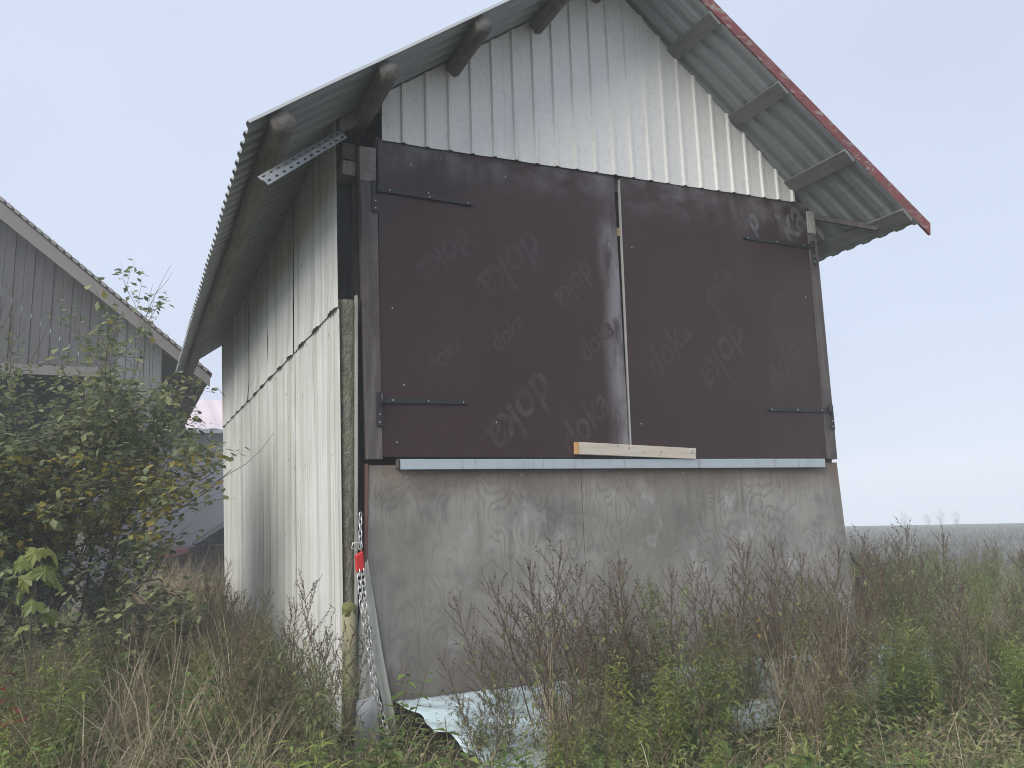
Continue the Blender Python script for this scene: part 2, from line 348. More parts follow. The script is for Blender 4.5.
ys = [0, 1.765, 3.31, 4.92, 6.55, 8.2]
def lens(zc, h, wd): return lambda z: wd * max(0, 1 - ((z - zc) / h) ** 2)
for i in range(5):
    l0 = lens(3.62, .33, .05) if i == 1 else (lens(3.60, .28, .055) if i == 2 else None)
    l1 = lens(3.62, .33, .05) if i == 0 else (lens(3.60, .28, .055) if i == 1 else None)
    wall_sheet(ys[i], ys[i+1] + .02*(l1 is None), .12, lambda y: 3.24, .0 + .002*(i % 2), .0, step=.0125).build('wall_sheet', wallmat, shed, True)
    wall_sheet(ys[i], ys[i+1] + .02*(l1 is None), 3.178 + .004*i, lambda y: zl(wall_x(y, 4.7)) + .02, .009 + .003*(i % 2), .024, l0, l1, step=.0125).build('wall_sheet', wallmat, shed, True)
# wall frame behind: wall plate, studs, rails (seen through the open corner)
b = B(); b.beam((-.11, .15, 4.52), (-.11, 8.1, 4.52), .1, .14); b.build('wall_plate', logmat, shed)
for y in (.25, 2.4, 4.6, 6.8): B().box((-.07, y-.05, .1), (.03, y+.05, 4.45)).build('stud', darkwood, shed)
for z in (1.2, 3.0): B().beam((-.08, .3, z), (-.08, 8.1, z), .05, .09).build('wall_rail', oldwood, shed)
# right wall and back wall, plain sheet
b = B(); n = 160
for i in range(n + 1):
    y = .06 + 8.14*i/n; o = corr(y, .17, .02); b.v += [(4.90 + o, y, .05), (4.80 + o, y, zr(4.85) + .01)]
b.f = [(2*i, 2*i+2, 2*i+3, 2*i+1) for i in range(n)]; b.build('wall_sheet', wallmat, shed, True)
B().slab([(-.1,.05),(4.88,.05),(4.80,zr(4.8)),(AX,AZ-.01),(-.2,zl(-.2))], 8.16, 8.19).build('back_wall', oldwood, shed)
B().box((-.08, .12, .04), (4.85, 8.1, .09)).build('floor', darkwood, shed)

# the open front corner: rough wool board edge, pale batten, pole
b = B(); zs = [.55 + i*.06 for i in range(46)]
for i, z in enumerate(zs):
    j = lambda k: .012*noise.noise(Vector((k, z*9, 1)))
    x0 = wall_x(0, z) + .012; x1 = -.088 + .008*noise.noise(Vector((9, z*5, 0)))
    b.v += [(x0, .03 + j(1), z), ((x0*2+x1)/3, .012 + j(2), z), ((x0+x1*2)/3, .014 + j(3), z), (x1, .02 + j(4), z), (x1, .2, z), (x0, .2, z)]
for i in range(len(zs) - 1):
    for k in range(6): b.f.append((i*6+k, i*6+(k+1) % 6, i*6+6+(k+1) % 6, i*6+6+k))
t0 = (len(zs)-1)*6; b.f.append(tuple(t0+k for k in range(6))); b.build('insulation_board', wool, shed, True)
B().hexa([(-.086,-.012,.6),(-.070,-.012,.6),(-.070,.03,.6),(-.086,.03,.6)], [(-.092,-.012,3.28),(-.076,-.012,3.28),(-.076,.03,3.28),(-.092,.03,3.28)]).build('batten', simple('pale_batten', (.42,.41,.37), .8, 0, [((20,20,2), .4, .7, (.2,.19,.16), .8)]), shed)
B().tube([(-.135,-.05,.0),(-.137,-.05,.5),(-.14,-.045,1.0)], [.052,.05,.047], 12).build('corner_pole', polem, shed, True)
b = B(); b.tube([(-.14,-.045,.93),(-.14,-.045,.985),(-.14,-.046,1.01),(-.135,-.048,1.025)], [.047,.052,.046,.012], 12, jit=.09); b.build('moss_cap', moss, shed, True)
B().box((-.19, .02, 4.26), (-.085, .32, 4.38)).build('beam_end', oldwood, shed, bevel=.006)
B().slab([(-.16,.1),(.2,.1),(.2,4.6),(-.19,4.6)], .21, .215).build('gap_shade_panel', dark, shed)  # added near-black panel behind the corner gap, standing in for interior shade
# front posts and the timber framing behind the boards
def slabp(name, c, y0, y1, mat, par=None, bev=.003): return B().slab(c, y0, y1).build(name, mat, par or shed, bevel=bev)
slabp('post', [(-.008,2.03),(.107,2.03),(.068,4.20),(-.066,4.20)], -.045, .05, darkwood)
slabp('post_block', [(-.066,4.205),(.062,4.205),(.060,4.497),(-.073,4.488)], -.038, .05, oldwood)
slabp('post', [(4.700,2.045),(4.838,2.045),(4.862,4.43),(4.735,4.43)], -.045, .05, darkwood)
slabp('post_block', [(4.742,4.435),(4.856,4.435),(4.866,4.69),(4.748,4.68)], -.045, .05, simple('bare_grey_block', (.44,.42,.39), .8, 0, [((20,20,3), .4, .7, (.3,.28,.26), .7)]))
slabp('post', [(-.005,.1),(.11,.1),(.115,1.99),(0,1.99)], .012, .1, darkwood)
slabp('sill', [(.12,.12),(4.85,.05),(4.85,.2),(.12,.27)], .015, .12, darkwood)
slabp('lintel', [(.08,4.46),(4.8,4.60),(4.8,4.75),(.08,4.63)], .02, .12, oldwood)
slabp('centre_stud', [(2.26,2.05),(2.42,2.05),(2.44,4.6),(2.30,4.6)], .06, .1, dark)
slabp('shim', [(2.325,4.08),(2.378,4.08),(2.378,4.16),(2.325,4.16)], -.022, .05, simple('tan_shim', (.34,.24,.13), .8))
# gable rafters behind the cladding, showing at both ends
for s in (0, 1):
    zf = (zl, zr)[s]; x0, x1 = ((-.22, AX), (AX, 5.02))[s]
    b = B(); b.slab([(x0, zf(x0)-.13), (x1, zf(x1)-.13), (x1, zf(x1)-.012), (x0, zf(x0)-.012)], .0, .06); b.build('rafter', oldwood, shed)
for y in (1.9, 3.9, 5.9, 7.9):
    B().slab([(-.22, zl(-.22)-.19), (AX, AZ-.19), (5.0, zr(5.0)-.19), (5.0, zr(5.0)-.08), (AX, AZ-.08), (-.22, zl(-.22)-.08)], y, y+.06).build('rafter', oldwood, shed)

# gable cladding: four trapezoid steel sheets
def gable_bottom(x): return 4.563 + (x - .105) * (4.748 - 4.563) / (4.582 - .105)
PITCH = .2035
def trap(u):                                   # 0 on the pan, 1 on the rib
    f = (u % PITCH) / PITCH
    for a, v0, c, v1 in ((0,0,.76,0), (.76,0,.82,1), (.82,1,.93,1), (.93,1,.99,0), (.99,0,1.01,0)):
        if a <= f <= c: return v0 + (v1 - v0) * (f - a) / (c - a)
    return 0
def gable_sheet(x0, x1, oy):
    brk = set([x0, x1, AX] if x0 < AX < x1 else [x0, x1]); k = math.floor((x0 - .105) / PITCH)
    while .105 + k*PITCH < x1 + PITCH:
        for f in (0, .25, .5, .76, .82, .93, .99):
            x = .105 + (k + f)*PITCH
            if x0 < x < x1: brk.add(x)
        k += 1
    b = B(); xs = sorted(brk); qs = [0,.02,.1,.3,.6,1]
    for x in xs:
        h = trap(x - .105) * .019; zb = gable_bottom(x) + .006*noise.noise(Vector((x*3,0,0))); zt = zroof(x) - .008
        for q in qs:
            z = zb + (zt - zb)*q
            b.v.append((x, -.048 - oy - h + .005*noise.noise(Vector((x*1.5, z*1.5, 4))), z))
    m = len(qs)
    for i in range(len(xs) - 1):
        for j in range(m - 1): a = i*m + j; b.f.append((a, a + m, a + m + 1, a + 1))
    return b
cuts = [.106, .106 + 5.5*PITCH, .106 + 11.5*PITCH, .106 + 17.5*PITCH, 4.594]
for i in range(4): gable_sheet(cuts[i] - (.02 if i else 0), cuts[i+1], .002*(i % 2)).build('gable_sheet', gablemat, shed, solid=.0012)

# lower plywood: three sheets butted
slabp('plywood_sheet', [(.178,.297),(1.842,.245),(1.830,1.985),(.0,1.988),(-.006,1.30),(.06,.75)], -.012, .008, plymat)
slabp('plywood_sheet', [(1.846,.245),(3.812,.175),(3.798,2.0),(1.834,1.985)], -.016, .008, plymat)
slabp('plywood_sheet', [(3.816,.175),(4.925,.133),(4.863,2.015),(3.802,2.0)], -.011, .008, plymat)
slabp('edge_strip', [(-.014,1.28),(-.002,1.28),(.006,2.0),(-.012,2.0)], -.022, .03, simple('rust_brown_edge', (.13,.062,.055), .8))

# the two doors
dl = empty('door', (2.335 - shed.location.x, 0 - shed.location.y, 0)); dl.parent = shed     # origin at the meeting edge, so the weathering sits at the edge
dr = empty('door', (6.0 - shed.location.x, 0 - shed.location.y, 0)); dr.parent = shed
def text_part(name, body, x, z, L, ang, flip, mat, par, yy):
    cu = bpy.data.curves.new('t', 'FONT'); cu.body = body; cu.size = 1; cu.shear = .28; cu.offset = .016; cu.extrude = .0004; cu.align_x = 'CENTER'; cu.align_y = 'CENTER'; cu.resolution_u = 3
    o = bpy.data.objects.new('t', cu); COL.objects.link(o); dg = bpy.context.evaluated_depsgraph_get(); dg.update()
    me = bpy.data.meshes.new_from_object(o.evaluated_get(dg)); bpy.data.objects.remove(o)
    xs = [v.co.x for v in me.vertices]; k = L / (max(xs) - min(xs)); a = R(ang) + (math.pi if flip else 0); po = wloc(par)
    for v in me.vertices:
        px, pz = v.co.x*k, v.co.y*k*1.15
        v.co = Vector((x + px*math.cos(a) - pz*math.sin(a), yy + v.co.z, z + px*math.sin(a) + pz*math.cos(a))) - po
    me.name = name; return link(name, me, mat, par)
def mat_print():
    m, t, bs = nodes('faded_print')
    c = mix(t, noise_fac(t, (5,5,5), .38, .62), (.0345,.014,.013), (.042,.026,.027)); t.links.new(c, bs.inputs['Base Color']); bs.inputs['Roughness'].default_value = .55; return m
faded = mat_print(); clearer = simple('chalky_print', (.054,.040,.042), .5, 0, [((8,8,8), .36, .58, (.035,.016,.0155), .95)])
bright = simple('pale_print', (.15,.142,.148), .5, 0, [((9,9,9), .4, .62, (.06,.05,.053), .9)])
pan = slabp('panel', [(.100,2.048),(2.322,2.05),(2.318,4.66),(.076,4.575)], -.034, -.012, film, dl)
pan2 = slabp('panel', [(2.341,2.05),(4.690,2.05),(4.756,4.762),(2.380,4.66)], -.038, -.012, film, dr)
slabp('edge_band', [(2.3335,2.05),(2.3395,2.05),(2.3785,4.63),(2.3700,4.63)], -.040, -.012, simple('grey_raw_edge', (.42,.41,.40), .75), dr, 0)
for x, z, L, an, fl, mt in [(1.253,3.68,.72,37,1,faded),(1.86,3.57,.5,40,1,faded),(1.167,3.07,.36,36,0,faded),(2.03,3.07,.42,36,0,clearer),(1.30,2.44,.74,38,1,clearer),(1.87,2.34,.60,38,0,clearer),(.66,3.70,.55,38,1,faded),(.60,2.85,.36,36,0,faded)]:
    text_part('lettering', 'doka', x, z, L, an + 8, fl, mt, pan, -.0348)
for x, z, L, an, fl, mt in [(2.80,3.05,.62,38,0,faded),(3.48,3.04,.74,40,1,faded),(4.22,2.98,.58,40,0,faded),(4.50,4.50,.40,40,0,bright),(4.02,4.44,.17,38,1,bright),(3.45,3.70,.45,38,0,faded),(4.30,3.72,.42,38,1,faded)]:
    text_part('lettering', 'ka' if x > 4.45 else 'd' if z > 4.4 else 'doka', x, z, L, an + 8, fl, mt, pan2, -.0388)
# strap hinges with their post plates
disc = B().tube([(0,.0,0),(0,-.004,0)], [.0062,.0045], 8).mesh('screw')
def screw(x, y, z, par):
    o = link('screw', disc, screwm, par); o.location = Vector((x, y, z)) - wloc(par); return o
def hinge(par, x0, z0, x1, z1, yf, s):
    h = B(); w0, w1 = .026, .017
    h.slab([(x0, z0-w0), (x1 - .03*s, z1-w1), (x1, z1), (x1 - .03*s, z1+w1), (x0, z0+w0)] if s > 0 else [(x1, z1), (x1 + .03, z1-w1), (x0, z0-w0), (x0, z0+w0), (x1 + .03, z1+w1)], yf - .008, yf)
    ho = h.build('strap_hinge', iron, par, bevel=.002)
    xp = x0 - .02*s; B().slab([(xp-.028, z0-.2), (xp+.028, z0-.2), (xp+.028, z0+.06), (xp-.028, z0+.06)], yf - .016, yf - .0085).build('hinge_plate', iron, ho, bevel=.002)
    B().tube([(x0, yf-.02, z0-.05), (x0, yf-.02, z0+.05)], .014, 8).build('hinge_pin', iron, ho, True)
    for u in (.12, .52, .93): screw(x0 + (x1-x0)*u, yf - .008, z0 + (z1-z0)*u, ho)
    for dz in (-.17, -.11): screw(xp, yf - .016, z0 + dz, ho)
hinge(dl, .07, 4.155, .90, 4.150, -.046, 1); hinge(dl, .10, 2.475, .81, 2.482, -.046, 1)
hinge(dr, 4.755, 4.283, 3.82, 4.257, -.047, -1); hinge(dr, 4.78, 2.541, 3.945, 2.525, -.047, -1)
for x, z in [(.35,4.41),(.5,4.19),(2.22,3.98),(.28,2.6),(.22,2.16),(1.05,2.33),(.19,3.2),(1.2,4.45)]: screw(x, -.034, z, dl)
for x, z in [(2.47,3.98),(4.62,3.72),(2.46,2.35),(4.60,4.42)]: screw(x, -.038, z, dr)
for x, z in [(.3,1.90),(1.27,1.91),(.41,1.78),(4.2,1.9),(2.9,1.92),(.42,.95),(1.75,1.0)]: screw(x, -.013, z, shed)
# galvanised sill rail (an angle section)
b = B(); b.slab([(.238,1.953),(4.632,1.962),(4.640,2.046),(.238,2.030)], -.066, -.058); b.slab([(.238,2.026),(4.640,2.042),(4.640,2.048),(.238,2.032)], -.058, -.014)
b.build('sill_rail', galv, shed, bevel=.0015)
b = B().slab([(.215,1.962),(.232,1.962),(.232,2.03),(.215,2.03)], -.05, -.014); b.build('rail_packer', darkwood, shed)

# the roof: purlins, corrugated sheets, red verge board
def pole(x, r, y0, y1, name='purlin'):
    z = zl(x) - r*1.22; b = B(); k = 10
    b.tube([(x + .012*noise.noise(Vector((i, x, 0))), y0 + (y1-y0)*i/k, z + .008*noise.noise(Vector((i, x, 5)))) for i in range(k+1)], [r*(1 - .012*i) for i in range(k+1)], 12, jit=.04); return b.build(name, logmat, shed, True)
for x, r in ((-.76, .082), (-.03, .075), (.73, .075), (1.55, .075), (2.2, .07)): pole(x, r, -.70, 8.55)
for x, yf in ((3.10,-.685), (3.81,-.755), (4.53,-.825), (5.18,-.89)):
    b = B(); z = zr(x) - .003; dx = .058; th = .032; nx, nz = .63, .777
    b.hexa([(x-dx-nx*th, yf, z-SR*dx-nz*th), (x+dx-nx*th, yf, z+SR*dx-nz*th), (x+dx-nx*th, 8.6, z+SR*dx-nz*th), (x-dx-nx*th, 8.6, z-SR*dx-nz*th)],
           [(x-dx, yf, z-SR*dx), (x+dx, yf, z+SR*dx), (x+dx, 8.6, z+SR*dx), (x-dx, 8.6, z-SR*dx)]); b.build('purlin', purlinwood, shed)
def rprof(y):
    f = (y / .155) % 1.0
    return .030 * (0 if f < .42 else (f-.42)/.12 if f < .54 else 1 if f < .86 else (1-f)/.14)
def roof_sheet(side, a0, a1, last, off):
    b = B(); e, sl = (-.972, SL) if side < 0 else (5.30, SR); nrm = Vector((-sl, 0, 1)).normalized(); pts = []
    y = a0; st = .155
    ks = sorted(set([a0, a1] + [st*(math.floor(a0/st)+k+f) for k in range(int((a1-a0)/st)+2) for f in (0,.42,.54,.86) if a0 < st*(math.floor(a0/st)+k+f) < a1]))
    us = [0,.015,.12,.3,.5,.75,1]
    for y in ks:
        for u in us:
            x = e + (AX - e)*u; yy = y
            if side > 0 and a0 < -.5: yy = y - (1-u)*.31*max(0, (1.05 - (y - a0)) / 1.05)
            ripple = .012*noise.noise(Vector((yy*1.1, u*3, side))) if u < .2 else 0
            p = Vector((x, yy, (zl if side < 0 else zr)(x))) + nrm*(rprof(y) + off + max(0, ripple)); b.v.append(tuple(p))
    m = len(us)
    for i in range(len(ks)-1):
        for j in range(m-1):
            q = (i*m+j, i*m+j+1, (i+1)*m+j+1, (i+1)*m+j); b.f.append(q if side > 0 else q[::-1])
    return b.build('roof_sheet', roofmat, shed, solid=.003)
for k in range(9):
    y0 = -.725 + k*1.04; roof_sheet(-1, y0, y0 + 1.055, 0, .004*(k % 2)); y0 = -.60 + k*1.03; roof_sheet(1, y0, y0 + 1.045, 0, .004*(k % 2))
b = B(); b.hexa([(AX-.25, -.72, AZ-.12), (AX+.25, -.6, AZ-.13), (AX+.25, 8.7, AZ-.13), (AX-.25, 8.7, AZ-.12)], [(AX-.02, -.72, AZ+.10), (AX+.02, -.6, AZ+.10), (AX+.02, 8.7, AZ+.10), (AX-.02, 8.7, AZ+.10)])
b.v = [(x, y, z + .11) for x, y, z in b.v]; b.build('ridge_cap', roofmat, shed)
b = B(); p0, p1 = Vector((2.40, -.625, 6.66)), Vector((5.435, -.925, 4.195))
for p in (p0, p1): pass
hi = Vector((.02, 0, .125))
b.hexa([p0, p1, p1 + Vector((0,.028,0)), p0 + Vector((0,.028,0))], [p0 + hi, p1 + hi, p1 + hi + Vector((0,.028,0)), p0 + hi + Vector((0,.028,0))]); b.build('verge_board', redpaint, shed, bevel=.003)
# small brace under the right eave
B().beam((4.84,.03,4.66), (5.18,-.55,4.36), .06, .05).build('brace', darkwood, shed)

# perforated steel channel wedged under the left eave
ch = empty('perforated_channel', (-.875, -.6, 3.83), 'perforated galvanised steel channel poking out under the left eave', 'channel')
def perf(p, q, up, wd, n, name):
    p, q, up = Vector(p), Vector(q), Vector(up).normalized(); b = B(); us = [0]; 
    for i in range(n): c = (i + .5)/n; us += [c - .12/n*1.6, c + .12/n*1.6]
    us.append(1); vs = [0,.33,.67,1]
    for u in us:
        for v in vs: b.v.append(tuple(p + (q-p)*u + up*wd*v))
    for i in range(len(us)-1):
        for j in range(3):
            if j == 1 and i % 2 == 1: continue
            a = i*4 + j; b.f.append((a, a+4, a+5, a+1))
    return b.build(name, galvdull, ch, solid=.003)
cp, cq = Vector((-.835,-.60,3.80)), Vector((-.185,-.10,4.505)); dirc = (cq-cp).normalized(); side = dirc.cross(Vector((.2,-.9,.25))).normalized()
side = side if side.z > 0 else -side
tlt = (side + Vector((.25,.75,.1))).normalized()
perf(cp, cq, side, .045, 12, 'web'); perf(cp + side*.049 + Vector((0,.018,0)), cq + side*.049 + Vector((0,.018,0)), tlt, .06, 12, 'flange')
b = B(); q4 = [cp + side*.045, cq + side*.045, cq + side*.049 + Vector((0,.018,0)), cp + side*.049 + Vector((0,.018,0))]; b.add(q4, [(0,1,2,3)]); b.build('fold', galvdull, ch, solid=.003)

# board lying on the rail against the doors
pk = empty('wooden_board', (2.38, -.08, 2.09), 'short pale sawn board lying tilted on the galvanised rail below the doors', 'board')
slabp('board_face', [(1.782,2.073),(3.002,2.037),(3.010,2.134),(1.786,2.176)], -.088, -.046, freshwood, pk)
slabp('sawn_end', [(1.748,2.074),(1.781,2.073),(1.785,2.176),(1.752,2.177)], -.0875, -.0465, sawend, pk)
for x, z in ((2.955,2.09),(2.965,2.115),(2.62,2.10),(2.28,2.13)): B().tube([(x,-.0875,z),(x,-.0905,z)], .006, 6).build('knot', darkwood, pk)

# ------------------------------------------------------------------ chain and padlock
lk = empty('padlock', (-.062, -.06, 1.22), 'small red padlock hanging on the chain at the shed corner', 'padlock')
b = B(); b.hexa([(-.098,-.085,1.228),(-.036,-.085,1.236),(-.036,-.05,1.236),(-.098,-.05,1.228)], [(-.105,-.087,1.345),(-.050,-.087,1.375),(-.050,-.05,1.375),(-.105,-.05,1.345)]); b.build('lock_body', lockred, lk, bevel=.008)
pts = [(-.085,-.066,1.34),(-.105,-.066,1.385),(-.13,-.066,1.395),(-.12,-.066,1.43),(-.07,-.066,1.43),(-.058,-.066,1.36)]
B().tube(pts, .006, 8).build('shackle', chainm, lk, True)
def link_mesh():
    b = B(); pts = []
    for k in range(13):
        a = 2*math.pi*k/12; x = .014*math.cos(a); z = .014*math.sin(a) + (.013 if math.sin(a) > .01 else -.013 if math.sin(a) < -.01 else 0); pts.append((x, 0, z))
    b.tube(pts, .0046, 6, cap=False); return b.mesh('link')
lme = link_mesh(); lme.shade_smooth()
def chain(name, path, label):
    path = [Vector(p) for p in path]; c = empty(name, path[-1], label, 'chain', 'chains at the shed corner'); d = 0; k = 0; pitch = .042
    seg = [(path[i], path[i+1]) for i in range(len(path)-1)]; tot = sum((q-p).length for p, q in seg)
    while d < tot:
        r = d
        for p, q in seg:
            l = (q-p).length
            if r <= l: pos = p + (q-p)*r/l; dr_ = (q-p).normalized(); break
            r -= l
        o = link('link', lme, chainm, c); qt = dr_.to_track_quat('Z', 'X')
        o.rotation_mode = 'QUATERNION'; o.rotation_quaternion = qt @ Matrix.Rotation((math.pi/2*(k % 2)) + .5 + .25*math.sin(k*2.3), 3, 'Z').to_quaternion()
        o.location = pos - path[-1]; d += pitch; k += 1
chain('chain', [(-.062,-.05,1.62),(-.064,-.055,1.40)], 'short zinc chain above the red padlock')
chain('chain', [(-.078,-.075,1.225),(-.066,-.09,1.0),(-.020,-.10,.72),(.012,-.11,.47),(.022,-.115,.36)], 'zinc chain strand hanging from the padlock, ending at the grey cloth')
chain('chain', [(-.052,-.075,1.23),(-.034,-.085,1.0),(-.002,-.095,.72),(.035,-.105,.42),(.085,-.125,.22),(.14,-.16,.02)], 'longest zinc chain strand reaching down past the vinyl strips')
# vinyl strips and cloth at the corner's foot
def strip(path, wds, mat, par, name, ny=6, th=.004, fold=.02):
    b = B(); m = len(path)
    for i, (p, wd) in enumerate(zip(path, wds)):
        for k in range(ny + 1):
            u = k / ny - .5; b.v.append((p[0] + u*wd, p[1] - fold*math.cos(u*7 + i*.5) * (.4 + .6*i/m), p[2] + .012*math.sin(u*5 + i)))
    for i in range(m-1):
        for k in range(ny): a = i*(ny+1) + k; b.f.append((a, a+1, a+ny+2, a+ny+1))
    return b.build(name, mat, par, True, solid=th)
vs_ = empty('vinyl_sheet', (.1, -.06, 0), 'torn grey-green vinyl strips hanging at the corner beside the plywood', 'vinyl sheet')
strip([(-.010,-.03,1.30),(.0,-.035,1.15),(.022,-.04,.95),(.055,-.045,.7),(.10,-.05,.45),(.14,-.06,.25),(.17,-.07,.03)], [.022,.05,.07,.075,.07,.07,.075], vinyl, vs_, 'strip')
strip([(-.02,-.025,1.02),(-.022,-.03,.85),(-.015,-.035,.65),(-.005,-.04,.45),(.0,-.05,.30),(.0,-.06,.03)], [.05,.10,.13,.15,.16,.17], vinyl, vs_, 'strip')
c_ = strip([(-.015,-.085,.375),(-.018,-.09,.25),(-.03,-.10,.1),(-.04,-.11,.0),(-.045,-.115,-.05)], [.165,.17,.18,.19,.2], vinyl2, None, 'cloth_piece', 8, .004, .015)
tag(recentre(c_), 'silver grey cloth piece with a frayed top edge at the corner foot', 'cloth')
# pale blue film spread over the ground below the plywood
b = B(); nx, ny = 110, 34
for i in range(nx + 1):
    for j in range(ny + 1):
        u, v = i/nx, j/ny; x = .2 + 5.0*u + .1*v; y = -.03 - v*(1.2 + .35*noise.noise(Vector((u*7, 0, 3))) + .12*noise.noise(Vector((u*31, 0, 5))))
        x += .25*(1-u)**6*noise.noise(Vector((0, y*3, 1))) + .12*v*(1-u)**4
        z = (.28 - .10*u) * max(0, 1 - v*.95)**.7 + .035 + ground_z(x, y)*(v) + .10*abs(noise.noise(Vector((x*1.3, y*2.4, 1))))*min(1, v*3) + .05*abs(noise.noise(Vector((x*3.1 + y*2, y*4, 9))))*min(1, v*3) + .012*noise.noise(Vector((x*13, y*11, 2)))
        b.v.append((x, y, max(z, ground_z(x, y) + .012)))
for i in range(nx):
    for j in range(ny): a = i*(ny+1) + j; b.f.append((a, a+1, a+ny+2, a+ny+1))
o = b.build('plastic_film', film_blue, None, True, solid=.003); tag(recentre(o), 'crumpled pale blue plastic film spread on the ground below the plywood', 'plastic film')
# black strap hooked to the right corner
b = B(); b.tube([(4.90,-.03,1.12),(4.915,-.05,1.04),(4.96,-.06,1.0),(5.01,-.06,.97),(5.02,-.05,.90),(5.0,-.04,.86)], .014, 7); b.tube([(4.98,-.05,.88),(4.99,-.06,.80),(5.0,-.05,.70),(4.97,-.05,.66)], [.04,.06,.055,.02], 8, jit=.25)
tag(recentre(b.build('rubber_strap', iron, None, True)), 'black rubber strap looped at the right edge of the plywood', 'strap')

# ------------------------------------------------------------------ the barn on the left
barn = empty('barn', (-7, 14.5, 0), 'old grey timber barn with overhanging corrugated roof behind the shrub', 'barn')
BS = -.8306; BAX = -7.2
def bz(x): return 4.417 + BS*(x + .315) if x > BAX else 4.417 + BS*(BAX + .315) - (-BS)*(BAX - x)
b = B(); n = 44
def broof(x0, x1):
    b = B(); sg = 1 if x1 > x0 else -1; k = 110; nr = Vector((-BS*sg if sg > 0 else BS, 0, 1)).normalized()
    for i in range(k + 1):
        y = 10.0 + 10.6*i/k; h = corr(y, .177, .05)
        for x in (x0, (x0+x1)/2, x1): b.v.append((x, y, bz(x) + h + .01))
    for i in range(k):
        for j in range(2): a = i*3 + j; q = (a, a+1, a+4, a+3); b.f.append(q[::-1] if sg > 0 else q)
    return b.build('roof', barnroof, barn, True, solid=.012)
broof(BAX, -.28); broof(BAX, -14.1)
# corrugation runs down the slope, so the verge shows the wave of the last sheet's ends: cap tiles along the verge
for k in range(58):
    x = -.36 - k*.12
    if x < BAX: break
    B().beam((x, 9.985, bz(x) + .035), (x - .075, 9.985, bz(x-.075) + .035), .07, .05).build('verge_tile', barnroof, barn)
B().slab([(-.31, bz(-.31)-.22), (-.31, bz(-.31)-.02), (BAX, bz(BAX)-.02), (BAX, bz(BAX)-.42)][::-1], 10.0, 10.04).build('verge_board', fascia, barn)
B().slab([(BAX, bz(BAX)-.36), (BAX, bz(BAX)-.02), (-14, bz(-14)-.02), (-14, bz(-14)-.3)][::-1], 10.0, 10.04).build('verge_board', fascia, barn)
B().beam((-.42, 10.05, bz(-.42)-.1), (-.42, 20.5, bz(-.42)-.1), .05, .18).build('eave_board', fascia, barn)
x = -1.16; k = 0
while x > -8.2:
    x2 = x - .158; zb = 3.35 if x > -2.3 else 4.52
    zt0, zt1 = bz(x) - .05, bz(x2) - .05
    B().slab([(x2 + .008, zb + random.uniform(-.03,.03)), (x, zb), (x, zt0), (x2 + .008, zt1)], 10.5 + .012*(k % 2), 10.53 + .012*(k % 2)).build('board', barnpale if x > -1.9 else barnboard, barn); x = x2; k += 1
B().box((-13.2, 10.52, 4.4), (-8.2, 10.55, 7.5)).build('board', barnboard, barn)
B().box((-13.3, 10.46, 4.36), (-2.2, 10.5, 4.54)).build('beam', fascia, barn); B().box((-2.35, 10.46, 3.26), (-1.12, 10.5, 3.4)).build('beam', fascia, barn)
for x in (-1.22, -2.35, -3.9, -5.6): B().box((x-.08, 10.54, -.3), (x+.08, 10.7, 4.5)).build('post', oldwood, barn)
for k in range(5): B().box((-5.5 + k*.33, 10.45, -.2), (-5.5 + k*.33 + .3, 10.47, 4.2)).build('door_plank', barnboard, barn)
B().box((-1.24, 10.7, -.3), (-1.18, 20, 4.5)).build('side_wall', barnboard, barn); B().box((-13.2, 10.7, -.3), (-13.1, 20, 4.4)).build('side_wall', barnboard, barn)
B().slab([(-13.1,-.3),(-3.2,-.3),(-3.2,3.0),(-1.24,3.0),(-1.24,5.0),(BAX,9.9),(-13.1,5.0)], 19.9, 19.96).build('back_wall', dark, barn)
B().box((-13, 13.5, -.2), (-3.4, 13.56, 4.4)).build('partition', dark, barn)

# ------------------------------------------------------------------ the far building
fb = empty('far_building', (-1, 30, 0), 'long pale-roofed grey building fading in the fog behind the car', 'building')
B().box((-14, 25.3, -.6), (9, 34.7, 5.05)).build('wall', farwall, fb)
b = B(); k = 150
for i in range(k + 1):
    x = -14.4 + 23.8*i/k; h = .03 if (i % 4) in (1, 2) else 0; b.v += [(x, 24.95, 5.06 + h), (x, 30, 6.90 + h), (x, 35.05, 5.06 + h)]
for i in range(k):
    for j in range(2): a = i*3 + j; b.f.append((a, a+3, a+4, a+1))
b.build('roof', farroof, fb, solid=.03)
B().box((-14.4, 24.9, 4.92), (9.4, 24.98, 5.05)).build('gutter', galvdull, fb)
for sx in (-14, 9):
    B().add([(sx, 25.3, 5.05), (sx, 34.7, 5.05), (sx, 30, 6.86)], [(0,1,2)]).build('gable_end', farwall, fb, solid=.05)
for x0 in (-9, -4.5, 4):
    wd = B().box((x0, 25.24, 1.0), (x0 + 1.6, 25.295, 2.1)).build('window', simple('window_frame_grey', (.5,.5,.5), .6), fb); B().box((x0+.08, 25.22, 1.08), (x0+1.52, 25.238, 2.02)).build('pane', simple('dark_pane', (.03,.035,.04), .1), wd)

